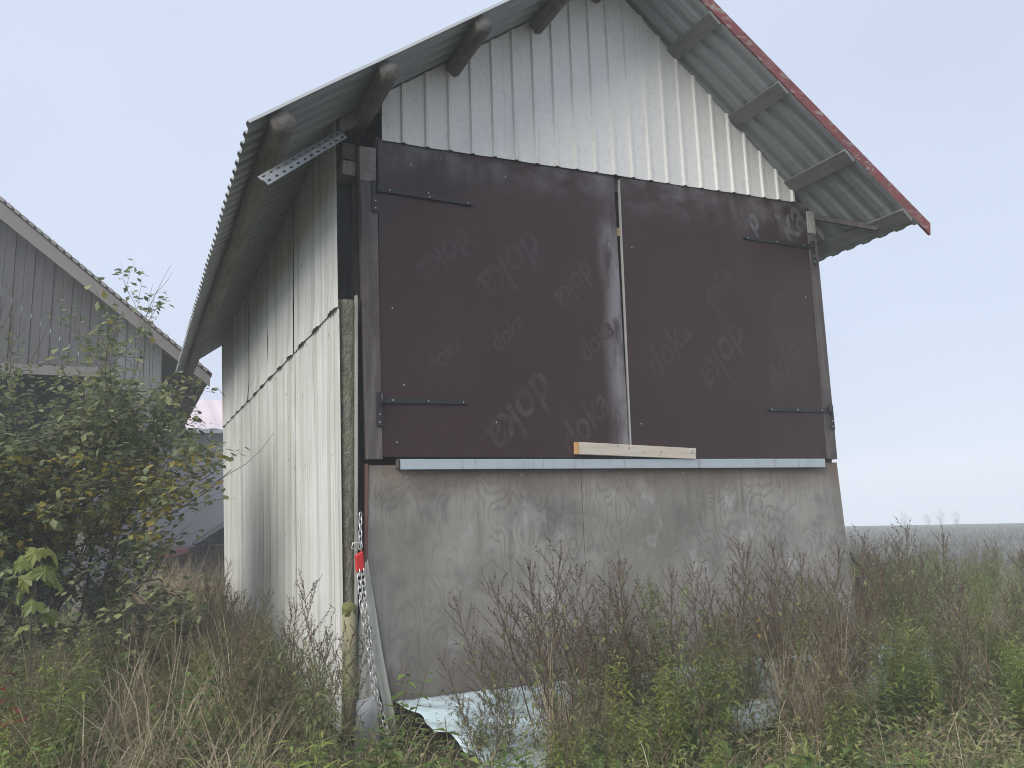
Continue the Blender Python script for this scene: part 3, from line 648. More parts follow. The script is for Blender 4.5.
# ------------------------------------------------------------------ the parked car between the buildings
CY = 13.6; car = empty('parked_car', (1.3, CY + .85, ground_z(1.3, CY)), 'dark parked car with pinkish red lamps half hidden behind tall grass', 'car')
carpaint = simple('car_paint_dark', (.028,.030,.036), .2, .1); glass = simple('car_glass', (.02,.024,.028), .06); trim = simple('bright_trim', (.68,.69,.70), .22, .9); tyre = simple('tyre_rubber', (.02,.02,.02), .85)
prof = [(-.95,.42),(-.98,.72),(-.93,.93),(-.75,1.02),(-.2,1.10),(-.12,1.13),(3.42,1.13),(3.50,.95),(3.52,.5),(3.45,.36),(-.85,.34)]
b = B(); m = len(prof); rows = [(CY, .0, .05), (CY + .06, 0, 0), (CY + 1.69, 0, 0), (CY + 1.75, 0, .05)]
for y, _, ins in rows:
    for x, z in prof: b.v.append((1.28 + (x - 1.28)*(1 - ins*.5), y, .75 + (z - .75)*(1 - ins)))
for r in range(3):
    for k in range(m): b.f.append((r*m + k, r*m + (k+1) % m, (r+1)*m + (k+1) % m, (r+1)*m + k))
b.f += [tuple(range(m))[::-1], tuple(3*m + k for k in range(m))]; b.build('body', carpaint, car, bevel=.03)
cab = [(-.16,1.12),(.60,1.63),(.85,1.69),(2.55,1.68),(2.85,1.60),(3.35,1.12)]
B().slab([(x, z) for x, z in cab], CY + .14, CY + 1.61).build('cabin', simple('dark_cabin', (.025,.027,.03), .25), car, bevel=.03)
B().slab([(.70,1.645),(2.75,1.63),(2.55,1.70),(.85,1.71)], CY + .16, CY + 1.59).build('roof_panel', carpaint, car, bevel=.02)
for y in (CY + .13, CY + 1.605):
    B().tube([(-.18, y, 1.13), (.60, y, 1.645), (.85, y, 1.705), (2.55, y, 1.70), (2.9, y, 1.6)], .022, 6).build('roof_trim', trim, car, True)
    B().slab([(.12,1.16),(1.2,1.16),(1.2,1.58),(.66,1.58)], y - .01, y + .01).build('window', glass, car); B().slab([(1.28,1.16),(2.9,1.16),(2.65,1.56),(1.28,1.58)], y - .01, y + .01).build('window', glass, car)
B().add([(-.17, CY + .22, 1.14), (-.17, CY + 1.53, 1.14), (.57, CY + 1.5, 1.635), (.57, CY + .25, 1.635)], [(0,1,2,3)]).build('windscreen', glass, car, solid=.01)
for y in (CY + .05, CY + 1.5): B().hexa([(-1.0,y-.06,.84),(-.35,y-.06,.95),(-.35,y+.2,.95),(-1.0,y+.2,.84)], [(-.97,y-.06,1.0),(-.35,y-.06,1.09),(-.35,y+.2,1.09),(-.97,y+.2,1.0)]).build('tail_lamp', simple('red_lamp_glass', (.62,.20,.22), .12), car, bevel=.01)
B().box((-.02, CY - .16, 1.14), (.1, CY + .02, 1.27)).build('mirror', carpaint, car, bevel=.02)
for x in (-.1, 2.65):
    for y in (CY + .02, CY + 1.53):
        wh = B().tube([(x, y, .33), (x, y + .2, .33)], .33, 20).build('wheel', tyre, car, True); B().tube([(x, y - .012, .33), (x, y + .212, .33)], .2, 14).build('rim', galvdull, wh)

# ------------------------------------------------------------------ weathered timber lying in the undergrowth
t_ = empty('timber_trestle', (-1.27, 3.0, 0), 'dark weathered timber trestle sunk in the weeds left of the shed', 'trestle')
B().beam((-1.62, 3.05, .80), (-.98, 2.95, .78), .12, .08).build('rail', darkwood, t_, bevel=.004)
for x in (-1.55, -1.05): B().beam((x - .05, 3.2, 0), (x, 3.02, .76), .06, .06, (1,0,0)).build('leg', darkwood, t_); B().beam((x + .05, 2.8, 0), (x, 2.98, .76), .06, .06, (1,0,0)).build('leg', darkwood, t_)

# ------------------------------------------------------------------ plants
GA = 2.39996
def rv(s=1): return Vector((random.uniform(-s, s), random.uniform(-s, s), random.uniform(-s, s)))
def curve_up(p, d, L, n, lift=.25, wob=.06):
    pts = [Vector(p)]; d = Vector(d).normalized()
    for i in range(n): pts.append(pts[-1] + d*L/n); d = (d + Vector((0,0,lift/n)) + rv(wob)).normalized()
    return pts
def seed(b, p, d, L, W):
    d = Vector(d).normalized(); s = d.orthogonal().normalized(); s.rotate(Matrix.Rotation(random.uniform(0, 6.28), 3, d)); u = s.cross(d); c = p + d*L*.45
    b.add([p, c + s*W/2, c - s*W/4 + u*W*.43, c - s*W/4 - u*W*.43, p + d*L], [(0,2,1),(0,3,2),(0,1,3),(4,1,2),(4,2,3),(4,3,1)])
def mugwort(H, nb, lean=.1, leafy=.5, nst=2, mats=None):
    st, sd, lf = B(), B(), B(); a0 = random.uniform(0, 6)
    for q0 in range(nst):
        aa = a0 + q0*2*math.pi/nst; h = H*(1 if q0 == 0 else random.uniform(.6, .9)); ln = lean*(1 + .8*q0)
        pts = curve_up((.05*q0*math.cos(aa), .05*q0*math.sin(aa), 0), (ln*math.cos(aa), ln*math.sin(aa), 1), h, 9, .05, .04)
        st.tube(pts, [.0055*(1 - .075*i) for i in range(10)], 4, False); nbr = int(nb*h/H*.75)
        for k in range(nbr):
            t = .30 + .68*(k + random.uniform(-.3,.3))/nbr; t = max(.2, min(t, .98)); i = min(int(t*9), 8); p = pts[i].lerp(pts[i+1], t*9 - i); a = aa + k*GA
            L = (.42*(1 - t)**.65 + .05)*h*random.uniform(.55, 1.15); lat = random.uniform(.4, .75); d = Vector((math.cos(a)*lat, math.sin(a)*lat, .95))
            bp = curve_up(p, d, L, 5, random.uniform(-.25,.45), .07); st.tube(bp, [.0026,.0022,.0018,.0015,.0012,.0009], 3, False); ns = int(L/.0165)
            for j in range(ns):
                q = .1 + .9*(j + random.random())/ns; ii = min(int(q*5), 4); c = bp[ii].lerp(bp[ii+1], q*5 - ii); dd = (bp[ii+1] - bp[ii]).normalized()
                seed(sd, c, dd*.8 + rv(.75), random.uniform(.012,.032), random.uniform(.005,.011))
                if random.random() < .14 and q < .75:
                    e = c + (dd + rv(.5)).normalized()*random.uniform(.04,.10); st.tube([c, e], [.0012,.0008], 3, False)
                    for s_ in range(5): seed(sd, c.lerp(e, (s_+.6)/5), (e - c) + rv(.05), random.uniform(.010,.022), random.uniform(.005,.008))
        for s_ in range(20): seed(sd, pts[-2].lerp(pts[-1], s_/20), rv(.6) + Vector((0,0,.6)), random.uniform(.010,.022), .007)
        for k in range(int(70*leafy)):
            t = random.uniform(.05, .72); i = min(int(t*9), 8); p = pts[i].lerp(pts[i+1], t*9 - i); a = random.uniform(0, 6.28); d = Vector((math.cos(a), math.sin(a), random.uniform(-.7,.5)))
            p = p + Vector((d.x, d.y, .3))*random.uniform(0, .14)
            for q in range(3): lf.leaf(p, d + rv(.6), (0,0,1), random.uniform(.04,.085), random.uniform(.010,.019), random.uniform(-.1,.6), .15)
    mats = mats or (M_mug_stem, M_mug_seed, M_mug_leaf)
    return [('stem', st.mesh('mugwort_stem'), mats[0]), ('seed_heads', sd.mesh('mugwort_seed'), mats[1]), ('leaves', lf.mesh('mugwort_leaf'), mats[2])]
def goldenrod(H, nst=3, n=70, big=1.0, top=True, dens=1.0, mat=None):
    st, lf, tp = B(), B(), B()
    for s in range(nst):
        h = H*random.uniform(.72, 1.0); pts = curve_up((random.uniform(-.06,.06), random.uniform(-.06,.06), 0), (random.uniform(-.16,.16), random.uniform(-.16,.16), 1), h, 8, .1, .04)
        st.tube(pts, [.0045*(1 - .08*i) for i in range(9)], 4, False); a = random.uniform(0, 6)
        for k in range(n):
            t = .12 + .86*k/n; i = min(int(t*8), 7); p = pts[i].lerp(pts[i+1], t*8 - i); a += GA; L = (.135 - .07*t)*big*random.uniform(.75, 1.2)*(1 if t > .3 else .8)
            lf.leaf(p, (math.cos(a), math.sin(a), random.uniform(-.15,.75)), (0,0,1), L, L*random.uniform(.15,.23), random.uniform(.05,.45), .15)
            if random.random() < .3*dens: lf.leaf(p, (math.cos(a+.6), math.sin(a+.6), .8), (0,0,1), L*.6, L*.12, .1, .15)
        if top:
            for k in range(16):
                a = k*GA; bp = curve_up(pts[-1] - Vector((0,0,.012*k)), (math.cos(a)*.8, math.sin(a)*.8, .8), .03 + .007*k*random.uniform(.6,1.2), 3, -.2, .1); st.tube(bp, .001, 3, False)
                for q in range(9): seed(tp, bp[1].lerp(bp[3], q/9) if q > 3 else bp[0].lerp(bp[1], q/4), rv(1) + Vector((0,0,.4)), random.uniform(.007,.013), .006)
    return [('stem', st.mesh('goldenrod_stem'), M_green_stem), ('leaves', lf.mesh('goldenrod_leaf'), mat or M_gold_leaf)] + ([('flower_head', tp.mesh('goldenrod_top'), M_gold_top)] if top else [])
def nettle(H, nst=4, mat=None):
    st, lf = B(), B()
    for s in range(nst):
        h = H*random.uniform(.6, 1); pts = curve_up((random.uniform(-.12,.12), random.uniform(-.12,.12), 0), (random.uniform(-.2,.2), random.uniform(-.2,.2), 1), h, 6, .1, .05)
        st.tube(pts, [.004*(1 - .1*i) for i in range(7)], 4, False); nn = int(h/.055); a = random.uniform(0, 3)
        for k in range(nn):
            t = .1 + .9*k/nn; i = min(int(t*6), 5); p = pts[i].lerp(pts[i+1], t*6 - i); a += 1.571 + random.uniform(-.2,.2); L = (.125 - .07*t)*random.uniform(.8,1.25)
            for q in (0, math.pi): lf.leaf(p, (math.cos(a+q), math.sin(a+q), random.uniform(-.1,.5)), (0,0,1), L, L*.48, random.uniform(.1,.4), .12, .38)
    return [('stem', st.mesh('nettle_stem'), M_green_stem), ('leaves', lf.mesh('nettle_leaf'), mat or M_nettle)]
def straw(H, n, spread=.5, mat=None, wmax=.008, heads=True):
    bl, hd = B(), B()
    for k in range(n):
        a = random.uniform(0, 6.28); r = random.uniform(0, .11); d = Vector((math.cos(a)*spread*random.random(), math.sin(a)*spread*random.random(), 1)); L = H*random.uniform(.45, 1.1)
        bl.blade((r*math.cos(a*1.7), r*math.sin(a*1.7), 0), d, L, random.uniform(.004, wmax*1.25), random.choice((.3,.8,1.5,2.4)), 5)
        if heads and random.random() < .3:
            p = Vector(bl.v[-1]); e = (p - Vector(bl.v[-3])).normalized()
            for s in range(8): seed(hd, p - e*.012*s, e + rv(.6), random.uniform(.008,.016), .004)
    return [('blades', bl.mesh('straw_blades'), mat or M_straw)] + ([('ears', hd.mesh('straw_ears'), M_straw)] if hd.v else [])

def proto_set(fn, args): return [fn(*a) for a in args]
MUG = proto_set(mugwort, [(1.45,26,.10,.35),(1.32,24,.14,.5),(1.5,28,.12,.3),(1.2,22,.18,.9),(1.38,28,.09,.4),(1.1,20,.22,1.1)])
GOLD = proto_set(goldenrod, [(1.3,5,85,1.1),(1.2,6,75,1.1),(1.05,6,80,1.2),(1.4,5,90,1.15),(.9,7,60,1.3,False),(1.15,7,70,1.15)])
NET = proto_set(nettle, [(.8,8),(.65,9),(.95,7),(.5,10)])
DRY = [goldenrod(h, 5, 60, 1.0, True, .6, M_wilt) for h in (1.15, .95, 1.3)]
MUGO = [mugwort(h, n, .2, 1.3, 3, (M_green_stem, M_olive_seed, M_mug_leaf)) for h, n in ((1.3, 26), (1.1, 22))]
STR = proto_set(straw, [(.95,90,.5,None,.011),(.75,100,.8,None,.012),(1.1,80,.4,None,.010),(.6,90,1.0,None,.012)])
GRS = proto_set(straw, [(.6,100,.7,M_grass,.010,False),(.45,110,.9,M_grass,.009,False),(.75,90,.5,M_grass,.009,True)])
def plant(name, proto, x, y, label, cat, group, sc=1.0, parts=True, rz=None, tilt=0, zoff=0, lean=None):
    z = ground_z(x, y) - .015 + zoff; o = empty(name, (x, y, z), label, cat, group)
    o.rotation_euler = (random.uniform(-tilt, tilt), random.uniform(-tilt, tilt), random.uniform(0, 6.28) if rz is None else rz); o.scale = (sc, sc, sc)
    if lean: o.rotation_euler = (lean[0], lean[1], random.uniform(-.6, .6))
    for n_, me, mt in proto:
        q_ = link(n_, me, mt, o)
        if n_ != 'stem': q_['kind'] = 'stuff'
    return o

def inview(x, y, z=1.0, marg=40):
    m = cam.matrix_world; d = Vector((x, y, z)) - m.translation; dx = d.dot(Vector(m.col[0][:3])); dz = -d.dot(Vector(m.col[2][:3]))
    return dz > .3 and -marg < 512 + 769*dx/dz < 1024 + marg
def front_w(x):   # weeds in front of the plywood: how far out they may stand
    return random.uniform(-1.45, -.25)
# dry mugwort in front of the plywood: the tallest heads where the photograph shows them
def where(x):
    return 'left plywood sheet' if x < 1.75 else 'middle plywood sheet' if x < 3.7 else 'right plywood sheet'
def row(y): return 'close to the' if y > -.8 else 'on the film below the' if y > -1.25 else 'nearest the viewer below the'
fr = [(.58,-.7,.62,3),(.45,-1.05,.5,5),(.70,-1.0,.72,5),(.98,-.85,.96,2),(1.15,-1.0,.94,4),(1.32,-.65,.90,1),(1.5,-1.1,.9,0),(1.8,-.75,.88,3),(2.05,-1.2,.98,5),(2.2,-.6,.84,0),(2.45,-1.0,.90,1),(2.72,-.7,.95,2),(2.95,-1.15,.88,4),(3.15,-.75,.98,0),(3.4,-1.0,.97,1),(3.55,-.5,.97,4),(3.72,-.9,.94,2),(3.95,-.6,.88,0),(4.15,-1.0,.86,5),(4.35,-.55,.97,4),(4.5,-.85,.96,2),(4.75,-.6,.88,1),(4.95,-.9,.92,0)]
fr += [(.82,-.55,.82,4),(.9,-1.25,.78,1),(1.2,-.5,.92,0),(1.42,-.9,.86,2),(1.62,-.5,.8,5),(1.9,-.5,.95,4)]
fr += [(x, -.35 - 1.9*((i*.618) % 1), .62 + .26*((i*.381) % 1), i % 6) for i, x in enumerate([.95 + 4.3*k/29 for k in range(30)])]
for x, y, sc, k in fr:
    plant('mugwort', MUG[k], x, y, 'dry brown mugwort stalk ' + row(y) + ' ' + where(x), 'weed', 'mugwort ' + row(y) + ' ' + where(x), sc, lean=(random.uniform(-.15,.12), random.uniform(-.34,.02) if x < 2.1 else random.uniform(-.22,.2)))
plant('mugwort', MUG[0], -.42, -.62, 'dark mugwort stalk standing against the pale corrugated wall by the chain', 'weed', None, .88, tilt=.03)
for x, y, sc, k in [(1.75,-.55,.80,0),(2.05,-.8,.88,3),(2.95,-.55,.78,1),(3.3,-.7,.84,0),(4.05,-.5,.80,3),(4.7,-.75,.86,1)]:
    plant('goldenrod', GOLD[k], x, y, 'tall green goldenrod reaching up the ' + where(x), 'weed', 'tall goldenrod at the ' + where(x), sc, tilt=.12)
for i in range(46):
    x = .5 + 4.7*((i*.618034) % 1); y = -.9 - 1.5*((i*.7548777) % 1); k = (4, 2, 5, 4)[i % 4]
    sc = (.52 + .36*((i*.43) % 1)) * (.75 if x < 1.3 else 1) * (.8 if y < -1.9 else 1)
    if x > 2.2 and y < -1.1 and i % 2: continue
    plant('goldenrod', GOLD[k], x, y, 'leafy green goldenrod ' + row(y) + ' ' + where(x), 'weed', 'goldenrod ' + row(y) + ' ' + where(x), sc, tilt=.14)
plant('goldenrod', GOLD[5], 2.5, -.8, 'tallest green goldenrod rising in front of the middle plywood sheet', 'weed', None, .86, tilt=.03)
for i in range(14):
    x = .85 + 4.4*((i*.618034 + .17) % 1); y = -.4 - 1.5*((i*.7548777 + .4) % 1)
    if x > 3.0 and i % 2: continue
    if i % 3: plant('wilted_goldenrod', DRY[i % 3], x, y, 'wilted brown goldenrod ' + row(y) + ' ' + where(x), 'weed', 'wilted goldenrod ' + row(y) + ' ' + where(x), .55 + .35*((i*.43) % 1), tilt=.22)
    else: plant('olive_mugwort', MUGO[i % 2], x, y, 'olive green mugwort ' + row(y) + ' ' + where(x), 'weed', 'olive mugwort ' + row(y) + ' ' + where(x), .6 + .3*((i*.43) % 1), tilt=.2)
for i in range(30):
    x = .75 + 4.4*((i*.618034 + .3) % 1); y = -.35 - 1.4*((i*.7548777 + .2) % 1); k = (2, 0, 2, 1)[i % 4]
    if x > 3.2 and i % 2: continue
    plant('grass_tuft', STR[k], x, y, 'bleached grass tuft ' + row(y) + ' ' + where(x), 'grass', 'dry grass ' + row(y) + ' ' + where(x), .8 + .4*((i*.43) % 1), tilt=.15)
for i in range(20):
    x = .32 + .95*((i*.618034) % 1); y = -.45 - 1.2*((i*.7548777) % 1)
    plant('mugwort', MUG[(5, 3)[i % 2]], x, y, 'short tangled mugwort on the film below the left plywood sheet', 'weed', 'short mugwort on the film', .34 + .2*((i*.43) % 1), tilt=.35)
near = []
for i in range(46):
    px = -20 + 1064*((i*.618034 + .05) % 1); d = 2.9 + 1.5*((i*.7548777) % 1); c_m = cam.matrix_world; r_ = (px - 512)/769
    fx, fy = .4431, .8965; x = -1.549 + d*(fx + r_*.8965*.98); y = -5.6 + d*(fy - r_*.4431*.98)
    if .1 < x < 4.9 and y > -.5: continue
    zt = 1.6 - .29*d + random.uniform(.0, .22) - (.10 if 330 < px < 470 else 0)      # top just inside the picture's lower edge
    kind = (0, 1, 0, 2, 3)[i % 5]
    nm, pr, h0 = (('nettle', NET[i % 4], (.8,.65,.95,.5)[i % 4]), ('goldenrod', GOLD[4], .9), ('mugwort', MUG[(3, 5)[i % 2]], (1.2, 1.1)[i % 2]), ('grass_tuft', GRS[i % 3], (.6,.45,.75)[i % 3]))[kind]
    zone = 'left edge' if px < 250 else 'left middle' if px < 500 else 'right middle' if px < 760 else 'right edge'
    look = {'nettle': 'large-leaved green nettle', 'goldenrod': 'leafy goldenrod top', 'mugwort': 'mugwort top with grey-green leaves', 'grass_tuft': 'green grass blades'}[nm]
    plant(nm, pr, x, y, look + ' closest to the camera at the lower ' + zone, 'grass' if nm == 'grass_tuft' else 'weed', nm.replace('_', ' ') + ' at the lower ' + zone, zt/h0, tilt=.12)
for i in range(16):
    x = .3 + 4.8*((i*.618034 + .1) % 1); y = -1.15 - 1.2*((i*.7548777 + .5) % 1)
    if x > 2.2 and i % 2: continue
    plant('nettle', NET[i % 4], x, y, 'low nettle clump ' + row(y) + ' ' + where(x), 'weed', 'nettles ' + row(y) + ' ' + where(x), .62 + .2*((i*.43) % 1), tilt=.15)
# to the right of the shed, greener, running back to the field
def scatter(n, xr, yr, ok, mind):
    pts = []; tr = 0
    while len(pts) < n and tr < n*60:
        tr += 1; x, y = random.uniform(*xr), random.uniform(*yr)
        if ok(x, y) and all((x-a)**2 + (y-b)**2 > mind*mind for a, b in pts): pts.append((x, y))
    return pts
def right_ok(x, y): return inview(x, y, 1.0, 20) and not (-.6 < x < 5.0 and y > -.1) and x > 5.05
def rzone(x, y): return 'beside the right shed corner' if x < 6.4 and y > -1.6 else 'at the field edge' if y > 2.5 or x > 9.5 else 'in the right-hand thicket'
for i, (x, y) in enumerate(scatter(170, (5.1, 13), (-3.2, 8), right_ok, .26)):
    zn = rzone(x, y); dk = math.hypot(x + 1.5, y + 5.6); fs = min(1.0, (1.62 - .042*max(0, dk - 6)) / 1.62) * .95
    if i % 10 < 8: plant('goldenrod', GOLD[i % 6], x, y, 'yellow-green goldenrod growing ' + zn, 'weed', 'goldenrod ' + zn, fs*random.uniform(.8, 1.05), tilt=.12)
    elif i % 10 < 9: plant('mugwort', MUG[i % 6], x, y, 'brown mugwort stalk rising from the greenery ' + zn, 'weed', 'mugwort ' + zn, fs*random.uniform(.8, 1.0), tilt=.18)
    else: plant('grass_tuft', STR[i % 4], x, y, 'dry grass tuft among the goldenrod ' + zn, 'grass', 'dry grass ' + zn, random.uniform(.8, 1.1), tilt=.1)
for i, (x, y) in enumerate(scatter(34, (3.4, 6.2), (-3.2, -1.2), lambda x, y: inview(x, y, .6, 30), .2)):
    if x < 4.6 and i % 3: continue
    zn = 'below the right plywood sheet, nearer than the film' if x < 4.2 else 'between the film and the lower right corner' if x < 5.2 else 'in the lower right corner of the view'
    plant('goldenrod', GOLD[(4, 2, 5)[i % 3]], x, y, 'low leafy goldenrod ' + zn, 'weed', 'low goldenrod ' + zn, random.uniform(.55, .8), tilt=.15)
def szone(x, y):
    side = 'left of the maple stem' if x < -2.15 else 'below the timber trestle' if x < -1.3 else 'left of the shed corner'
    return side + (' near the picture edge' if y < -.6 else ' a little further back' if y < .8 else ' under the shrub branches')
# left: the strip between shed and barn
def left_ok(x, y): return inview(x, y, .7, 30) and x < -.30
for i, (x, y) in enumerate(scatter(56, (-3.4, -.45), (-1.8, 1.8), left_ok, .17)):
    far = x < -1.5; zn = ('at the lower left edge' if y < 0 else 'at the foot of the big shrub') if far else ('left of the shed corner' if y < 0 else 'left of the corrugated wall')
    if i % 3 < 2 if far else i % 3 == 0: plant('nettle', NET[i % 4], x, y, 'green nettle clump ' + zn, 'weed', 'nettles ' + zn, random.uniform(.8, 1.15), tilt=.12)
    else: plant('grass_tuft', GRS[i % 3], x, y, 'green grass tuft ' + zn, 'grass', 'green grass ' + zn, random.uniform(.9, 1.3), tilt=.15)
for i, (x, y) in enumerate(scatter(12, (-3.2, -1.7), (-.9, 1.6), left_ok, .25)):
    plant('goldenrod', GOLD[(4, 2)[i % 2]], x, y, 'bright green goldenrod at the left edge below the maple', 'weed', 'goldenrod at the left edge', random.uniform(.65, .9), tilt=.12)
for i, (x, y) in enumerate(scatter(30, (-1.1, -.33), (-1.0, 3.6), left_ok, .16)):
    zn = 'by the front end of the corrugated wall' if y < .7 else 'by the middle of the corrugated wall' if y < 2.2 else 'by the back half of the corrugated wall'
    nm, pr, lk_ = (('mugwort', MUG[(3, 5)[i % 2]], 'leafy brown mugwort'), ('olive_mugwort', MUGO[i % 2], 'olive mugwort'), ('goldenrod', GOLD[(4, 2)[i % 2]], 'leafy green goldenrod'), ('grass_tuft', STR[i % 4], 'tan grass tuft'))[i % 4]
    plant(nm, pr, x, y, lk_ + ' ' + zn, 'grass' if nm == 'grass_tuft' else 'weed', nm.replace('_', ' ') + ' ' + zn, random.uniform(.68, .92), tilt=.16)
for i in range(15):
    x = -.36 - .22*((i*.618034) % 1); y = -.2 + 6.4*(i/14); pr = (NET[2], GRS[2], MUGO[0])[i % 3]
    nm, lk_ = (('nettle', 'tall nettle'), ('grass_tuft', 'tall green grass tuft'), ('olive_mugwort', 'olive mugwort'))[i % 3]
    plant(nm, pr, x, y, lk_ + ' hugging the foot of the corrugated wall', 'weed', nm.replace('_', ' ') + ' at the foot of the corrugated wall', random.uniform(.72, .95), tilt=.1)
for i, (x, y) in enumerate(scatter(14, (-2.4, -.6), (-.9, 2.6), left_ok, .25)):
    plant('wilted_goldenrod', DRY[i % 3], x, y, 'wilted brown goldenrod ' + szone(x, y), 'weed', 'wilted goldenrod ' + szone(x, y), random.uniform(.6, .85), tilt=.2)
for i, (x, y) in enumerate(scatter(34, (-2.5, -.8), (-1.7, .9), left_ok, .15)):
    plant('grass_tuft', STR[(1, 3, 0)[i % 3]], x, y, 'bent straw-coloured grass tuft ' + szone(x, y), 'grass', 'straw tufts ' + szone(x, y), random.uniform(.95, 1.3), tilt=.2)
for i, (x, y) in enumerate(scatter(60, (-1.7, -.45), (2.4, 9.5), left_ok, .15)):
    plant('grass_tuft', STR[(0, 2)[i % 2]], x, y, 'tall tan grass tuft ' + ('beside the back of the corrugated wall' if x > -.9 else 'behind the shrub towards the barn'), 'grass', 'tall grass ' + ('beside the wall' if x > -.9 else 'behind the shrub'), random.uniform(1.05, 1.35), tilt=.1)
for i, (x, y) in enumerate(scatter(26, (-1.15, .9), (9.2, 13.0), lambda x, y: True, .2)):
    plant('grass_tuft', STR[(0, 2)[i % 2]], x, y, 'tall tan grass tuft in front of the parked car', 'grass', 'tall grass by the car', random.uniform(1.2, 1.5), tilt=.1)
for i, (x, y) in enumerate(scatter(22, (-3.0, -.6), (1.6, 4.2), left_ok, .25)):
    plant('nettle', NET[i % 4], x, y, 'dark nettle clump under the big shrub', 'weed', 'nettles under the shrub', random.uniform(.95, 1.3), tilt=.12)
plant('nettle', nettle(.62, 4, M_red), -2.14, -.05, 'red and purple leaved plant under the maple seedling', 'plant', None, 1.55)
b = B()
for k in range(7): b.leaf((.02*k - .05, .02*(k % 3), .62 + .05*k), (math.cos(k*GA), math.sin(k*GA), .1), (0,0,1), .06, .03, .4)
st_ = B().tube(curve_up((0,0,0), (.03,0,1), .98, 6, 0, .03), .004, 4, False)
plant('wilted_plant', [('stem', st_.mesh('stem'), M_green_stem), ('leaves', b.mesh('yl'), M_yellow)], 2.55, -1.2, 'thin stalk with bright yellow leaves in front of the blue film', 'plant', None)

for i, (x, y, sc) in enumerate([(2.2,-1.0,.85),(3.1,-1.35,.8),(3.9,-.8,.95),(1.6,-1.2,.75),(4.6,-1.3,.8),(2.85,-1.5,.7)]):
    o = plant('wilted_plant', [('stem', st_.mesh('stem'), M_green_stem), ('leaves', b.mesh('yl'), M_yellow)], x, y, 'thin stalk with a few yellow leaves ' + row(y) + ' ' + where(x), 'plant', 'yellow-leaved stalks ' + row(y) + ' ' + where(x), sc, tilt=.2)
# maple seedling with single lobed leaves
def maple_leaf():
    out_ = [(0,0),(.10,-.06),(.30,-.10),(.34,.02),(.46,-.02),(.42,.14),(.55,.22),(.40,.30),(.44,.42),(.28,.38),(.24,.62),(.12,.54),(0,.85)]
    pts = out_ + [(-x, y) for x, y in out_[-2:0:-1]]; b = B(); v = [(x, y - .0, -.55*x*x - .10*abs(x) - .34*y*y + .05*math.sin(9*x + 7*y)) for x, y in pts]; n = len(v); v.append((0,.25,.03)); b.add(v, [(i, (i+1) % n, n) for i in range(n)]); return b.mesh('maple_leaf')
ml = maple_leaf(); mp = empty('maple_seedling', (-2.12, .6, ground_z(-2.12, .6)), 'young maple with large lobed green leaves in front of the dark shrub', 'sapling')
stp = [(0,0,0),(.02,.0,.5),(.0,.02,1.0),(.03,.02,1.42)]
B().tube([Vector(p) + mp.location for p in stp], [.010,.008,.006,.003], 6).build('trunk', M_twig, mp)
for k, (z, a, r, s) in enumerate([(1.42,4.5,.06,.19),(1.40,5.7,.09,.20),(1.36,3.5,.09,.19),(1.30,5.0,.10,.21),(1.25,4.1,.12,.19),(1.22,5.9,.10,.18),(1.14,3.4,.10,.17),(1.08,4.8,.11,.19),(1.0,5.5,.12,.16),(.92,4.0,.10,.15)]):
    d = Vector((math.cos(a), math.sin(a), 0)); p = Vector((.02,.01,z)); e = p + d*r + Vector((0,0,.03))
    B().tube([mp.location + p - Vector((0,0,.05)), mp.location + e], .002, 4).build('leaf_stalk', M_green_stem, mp)
    o = link('leaf', ml, M_maple, mp); s *= .82; o.location = e; o.scale = (s, s, s); o.rotation_euler = (R(-50 + 22*math.sin(k*3)), R(28*math.sin(k*5)), a - math.pi/2 + .5*math.sin(k*7))

# the big shrub left of the shed
sh = empty('shrub', (-2.22, 3.2, 0), 'large grey-green shrub with yellowing leaves between shed and barn', 'shrub')
st, lf, yl = B(), B(), B()
def crown_ok(p): return True
def branch(p, d, L, r, depth):
    if depth < 2 and p.x > -1.12 + .2*(1.7 < p.z < 2.4): return
    n = 5; pts = [Vector(p)]; d = Vector(d).normalized()
    for i in range(n): pts.append(pts[-1] + d*L/n); d = (d + rv(.22) + Vector((0,0,.05))).normalized()
    st.tube(pts, [r*(1 - .13*i) for i in range(n+1)], 5 if depth > 1 else 3, False)
    if depth == 0:
        for k in range(11):
            t = random.uniform(.05, 1); i = min(int(t*n), n-1); c = pts[i].lerp(pts[i+1], t*n - i); a = rv(1); a.z = a.z*.5 - .1; L_ = random.uniform(.06, .105); c = c + rv(.04)
            y_ = (c.z < 2.25 and c.z > 1.45 and random.random() < .38) or random.random() < .015
            (yl if y_ else lf).leaf(c + a*.02, a, (random.uniform(-.5,.5), random.uniform(-.5,.5), 1), L_, L_*.72, random.uniform(0,.35), .1, .5)
        return
    kids = 6 if depth == 2 else 5
    for k in range(kids):
        t = .28 + .72*(k + random.random()*.6)/kids; t = min(t, 1); i = min(int(t*n), n-1); c = pts[i].lerp(pts[i+1], t*n - i); dd = (pts[i+1] - pts[i]).normalized()
        q = (dd*.55 + rv(.85) + Vector((0,0,.12))).normalized(); branch(c, q, L*random.uniform(.42,.62), r*.5, depth - 1)
for k, (dx, dy, L) in enumerate([(-.35,.0,2.0),(-.12,-.15,2.35),(.08,.1,2.5),(.22,-.05,2.2),(.36,.15,1.6),(-.6,.1,1.9),(.0,.35,2.3),(-.25,.3,2.4),(-.75,-.2,1.7),(.2,-.3,1.7),(-.4,-.35,1.6),(-.9,.0,2.1),(-1.1,-.2,1.7),(.2,-.2,2.0)]):
    a = k*GA; branch(Vector((sh.location.x + .16*math.cos(a), 3.2 + .16*math.sin(a), -.02)), (dx, dy, 1), L*1.13, .022, 3)
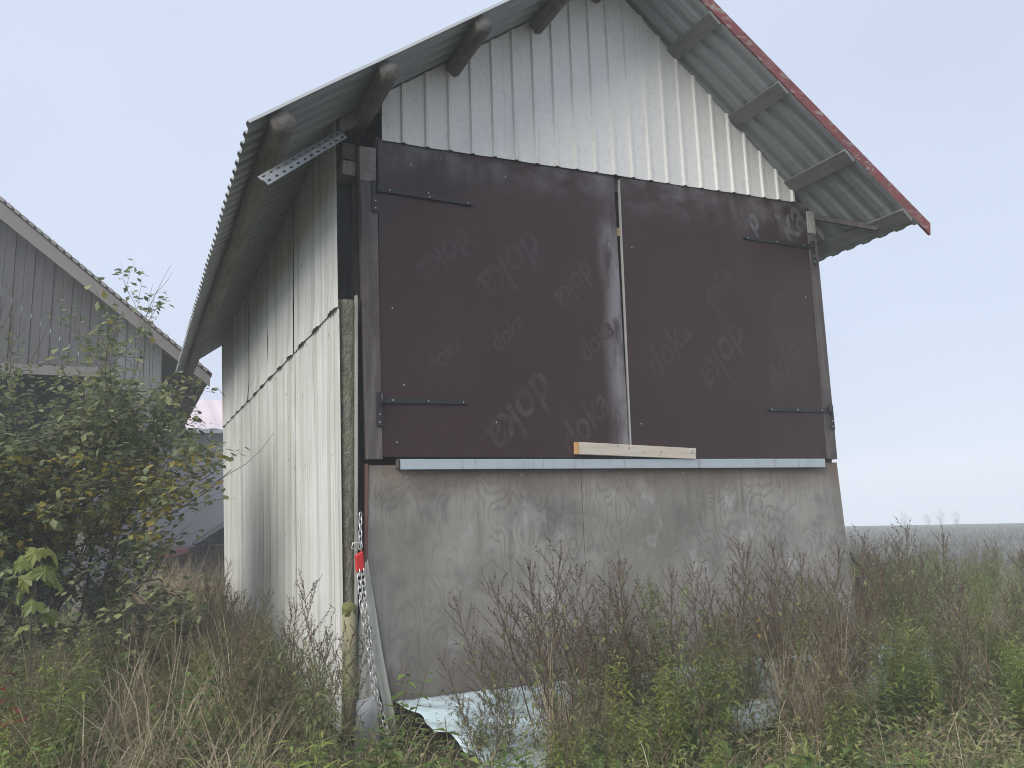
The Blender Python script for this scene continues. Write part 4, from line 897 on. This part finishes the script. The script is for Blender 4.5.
for k in range(11):
    c = Vector((random.uniform(-2.9,-1.35), random.uniform(2.9,3.5), random.uniform(2.7,3.5))); bp = curve_up(c, (random.uniform(-.2,.5), 0, 1), random.uniform(.6,1.1), 5, .2, .14); st.tube(bp, [.005,.004,.0035,.003,.002,.0015], 3, False)
    for q in (2, 3): st.tube(curve_up(bp[q], (random.uniform(-.6,.8), random.uniform(-.3,.3), .8), .3, 3, .2, .1), [.003,.002,.002,.001], 3, False)
st.build('branches', M_twig, sh); cr = lf.build('crown', M_shrub, sh); yl.build('yellow_leaves', M_yellow, cr)

# ------------------------------------------------------------------ low ground cover that nobody could count
b = B()
def cover(n, xr, yr, ok, hmax):
    for k in range(n):
        x, y = random.uniform(*xr), random.uniform(*yr)
        if not ok(x, y): continue
        z = ground_z(x, y); a = random.uniform(0, 6.28)
        if random.random() < .45: b.blade((x, y, z - .01), (math.cos(a)*.4, math.sin(a)*.4, 1), random.uniform(.12, hmax), random.uniform(.004,.009), random.uniform(.3, 2), 3)
        else: b.leaf((x, y, z + random.uniform(.02, hmax*.75)), (math.cos(a), math.sin(a), random.uniform(-.3,.6)), (0,0,1), random.uniform(.035,.085), random.uniform(.012,.03), random.uniform(0,.4))
nosh = lambda x, y: not (-.2 < x < 4.95 and y > -.12)
film_off = lambda x, y: nosh(x, y) and not (.25 < x < 5.1 and -1.25 < y < 0 and random.random() < .82) and inview(x, y, .3, 60)
cover(60000, (-3.6, 6), (-3.2, 1.2), film_off, .42)
cover(30000, (-3.4, -.3), (1.2, 9), film_off, .5)
cover(40000, (5, 15), (-3.2, 12), film_off, .5)
tag(b.build('undergrowth', M_litter, None), 'low tangled undergrowth of leaves and grass covering the ground', 'undergrowth', kind='stuff')
b = B()
for k in range(16000):
    r = 11 + 60*random.random()**1.8; a = random.uniform(R(38), R(66)); x, y = -1.5 + r*math.sin(a), -5.6 + r*math.cos(a)
    if x < 5.2 and y > 0: continue
    t = random.uniform(0, 6.28); b.blade((x, y, ground_z(x, y) - .01), (math.cos(t)*.3, math.sin(t)*.3, 1), random.uniform(.12,.3), .006 + r*.0006, .8, 2)
tag(b.build('field_stubble', leafmat('grey_stubble', [(0,(.06,.06,.045)),(1,(.15,.145,.115))], .1), None), 'pale stubble on the open field right of the shed', 'stubble', kind='stuff')

b = B()
for k in range(16000):
    x, y = random.uniform(-3.4, 6.5), random.uniform(-3.0, 1.8)
    if not film_off(x, y) or not inview(x, y, .6, 40): continue
    if random.random() > .35 + .65*(noise.noise(Vector((x*1.4, y*1.4, 8))) + .3): continue
    a = random.uniform(0, 6.28); b.blade((x, y, ground_z(x, y) - .01), (math.cos(a)*.7, math.sin(a)*.7, 1), random.uniform(.35, .85), random.uniform(.004,.010), random.choice((.6,1.4,2.2,3.0)), 5)
tag(b.build('thatch', M_straw, None), 'dead bent grass blades tangled through the weeds', 'dead grass', kind='stuff')

# faint trees beyond the field's crest
def far_tree(x, y, h, k):
    z = ground_z(x, y); o = empty('far_tree', (x, y, z), 'faint bare tree beyond the crest of the field', 'tree', 'trees beyond the field'); t, c = B(), B()
    pts = curve_up((x, y, z), (0,0,1), h*.75, 5, 0, .03); t.tube(pts, [h*.022*(1 - .15*i) for i in range(6)], 6); t.build('trunk', M_twig, o)
    for j in range(14):
        a = j*GA; p = pts[2 + j % 4]; bp = curve_up(p, (math.cos(a)*.7, math.sin(a)*.7, .8), h*random.uniform(.2,.38), 3, .1, .15); c.tube(bp, [h*.006,h*.005,h*.004,h*.002], 3, False)
        for q in range(9): c.leaf(bp[1].lerp(bp[3], random.random()) + rv(h*.06), rv(1), rv(1), .2, .1)
    c.build('crown', M_shrub, o)
for k, (bear, d, h) in enumerate([(52.6,150,3.6),(54.0,152,3.2),(54.7,154,4.0),(55.6,151,3.4)]):
    a = R(bear); far_tree(-1.5 + d*math.sin(a), -5.6 + d*math.cos(a), h, k)

# ------------------------------------------------------------------ the fog
hz = B().box((-165, -165, -6), (165, 165, 11.2)).build('haze', None, None); tag(hz, 'pale fog lying over the yard and field', 'haze', kind='stuff')
m = bpy.data.materials.new('fog'); m.use_nodes = True; t = m.node_tree; t.nodes.clear()
pv = t.nodes.new('ShaderNodeVolumePrincipled'); pv.inputs['Color'].default_value = (.93,.97,1,1); pv.inputs['Density'].default_value = .0056; pv.inputs['Anisotropy'].default_value = -.2
mo = t.nodes.new('ShaderNodeOutputMaterial'); t.links.new(pv.outputs[0], mo.inputs['Volume']); hz.data.materials.append(m)
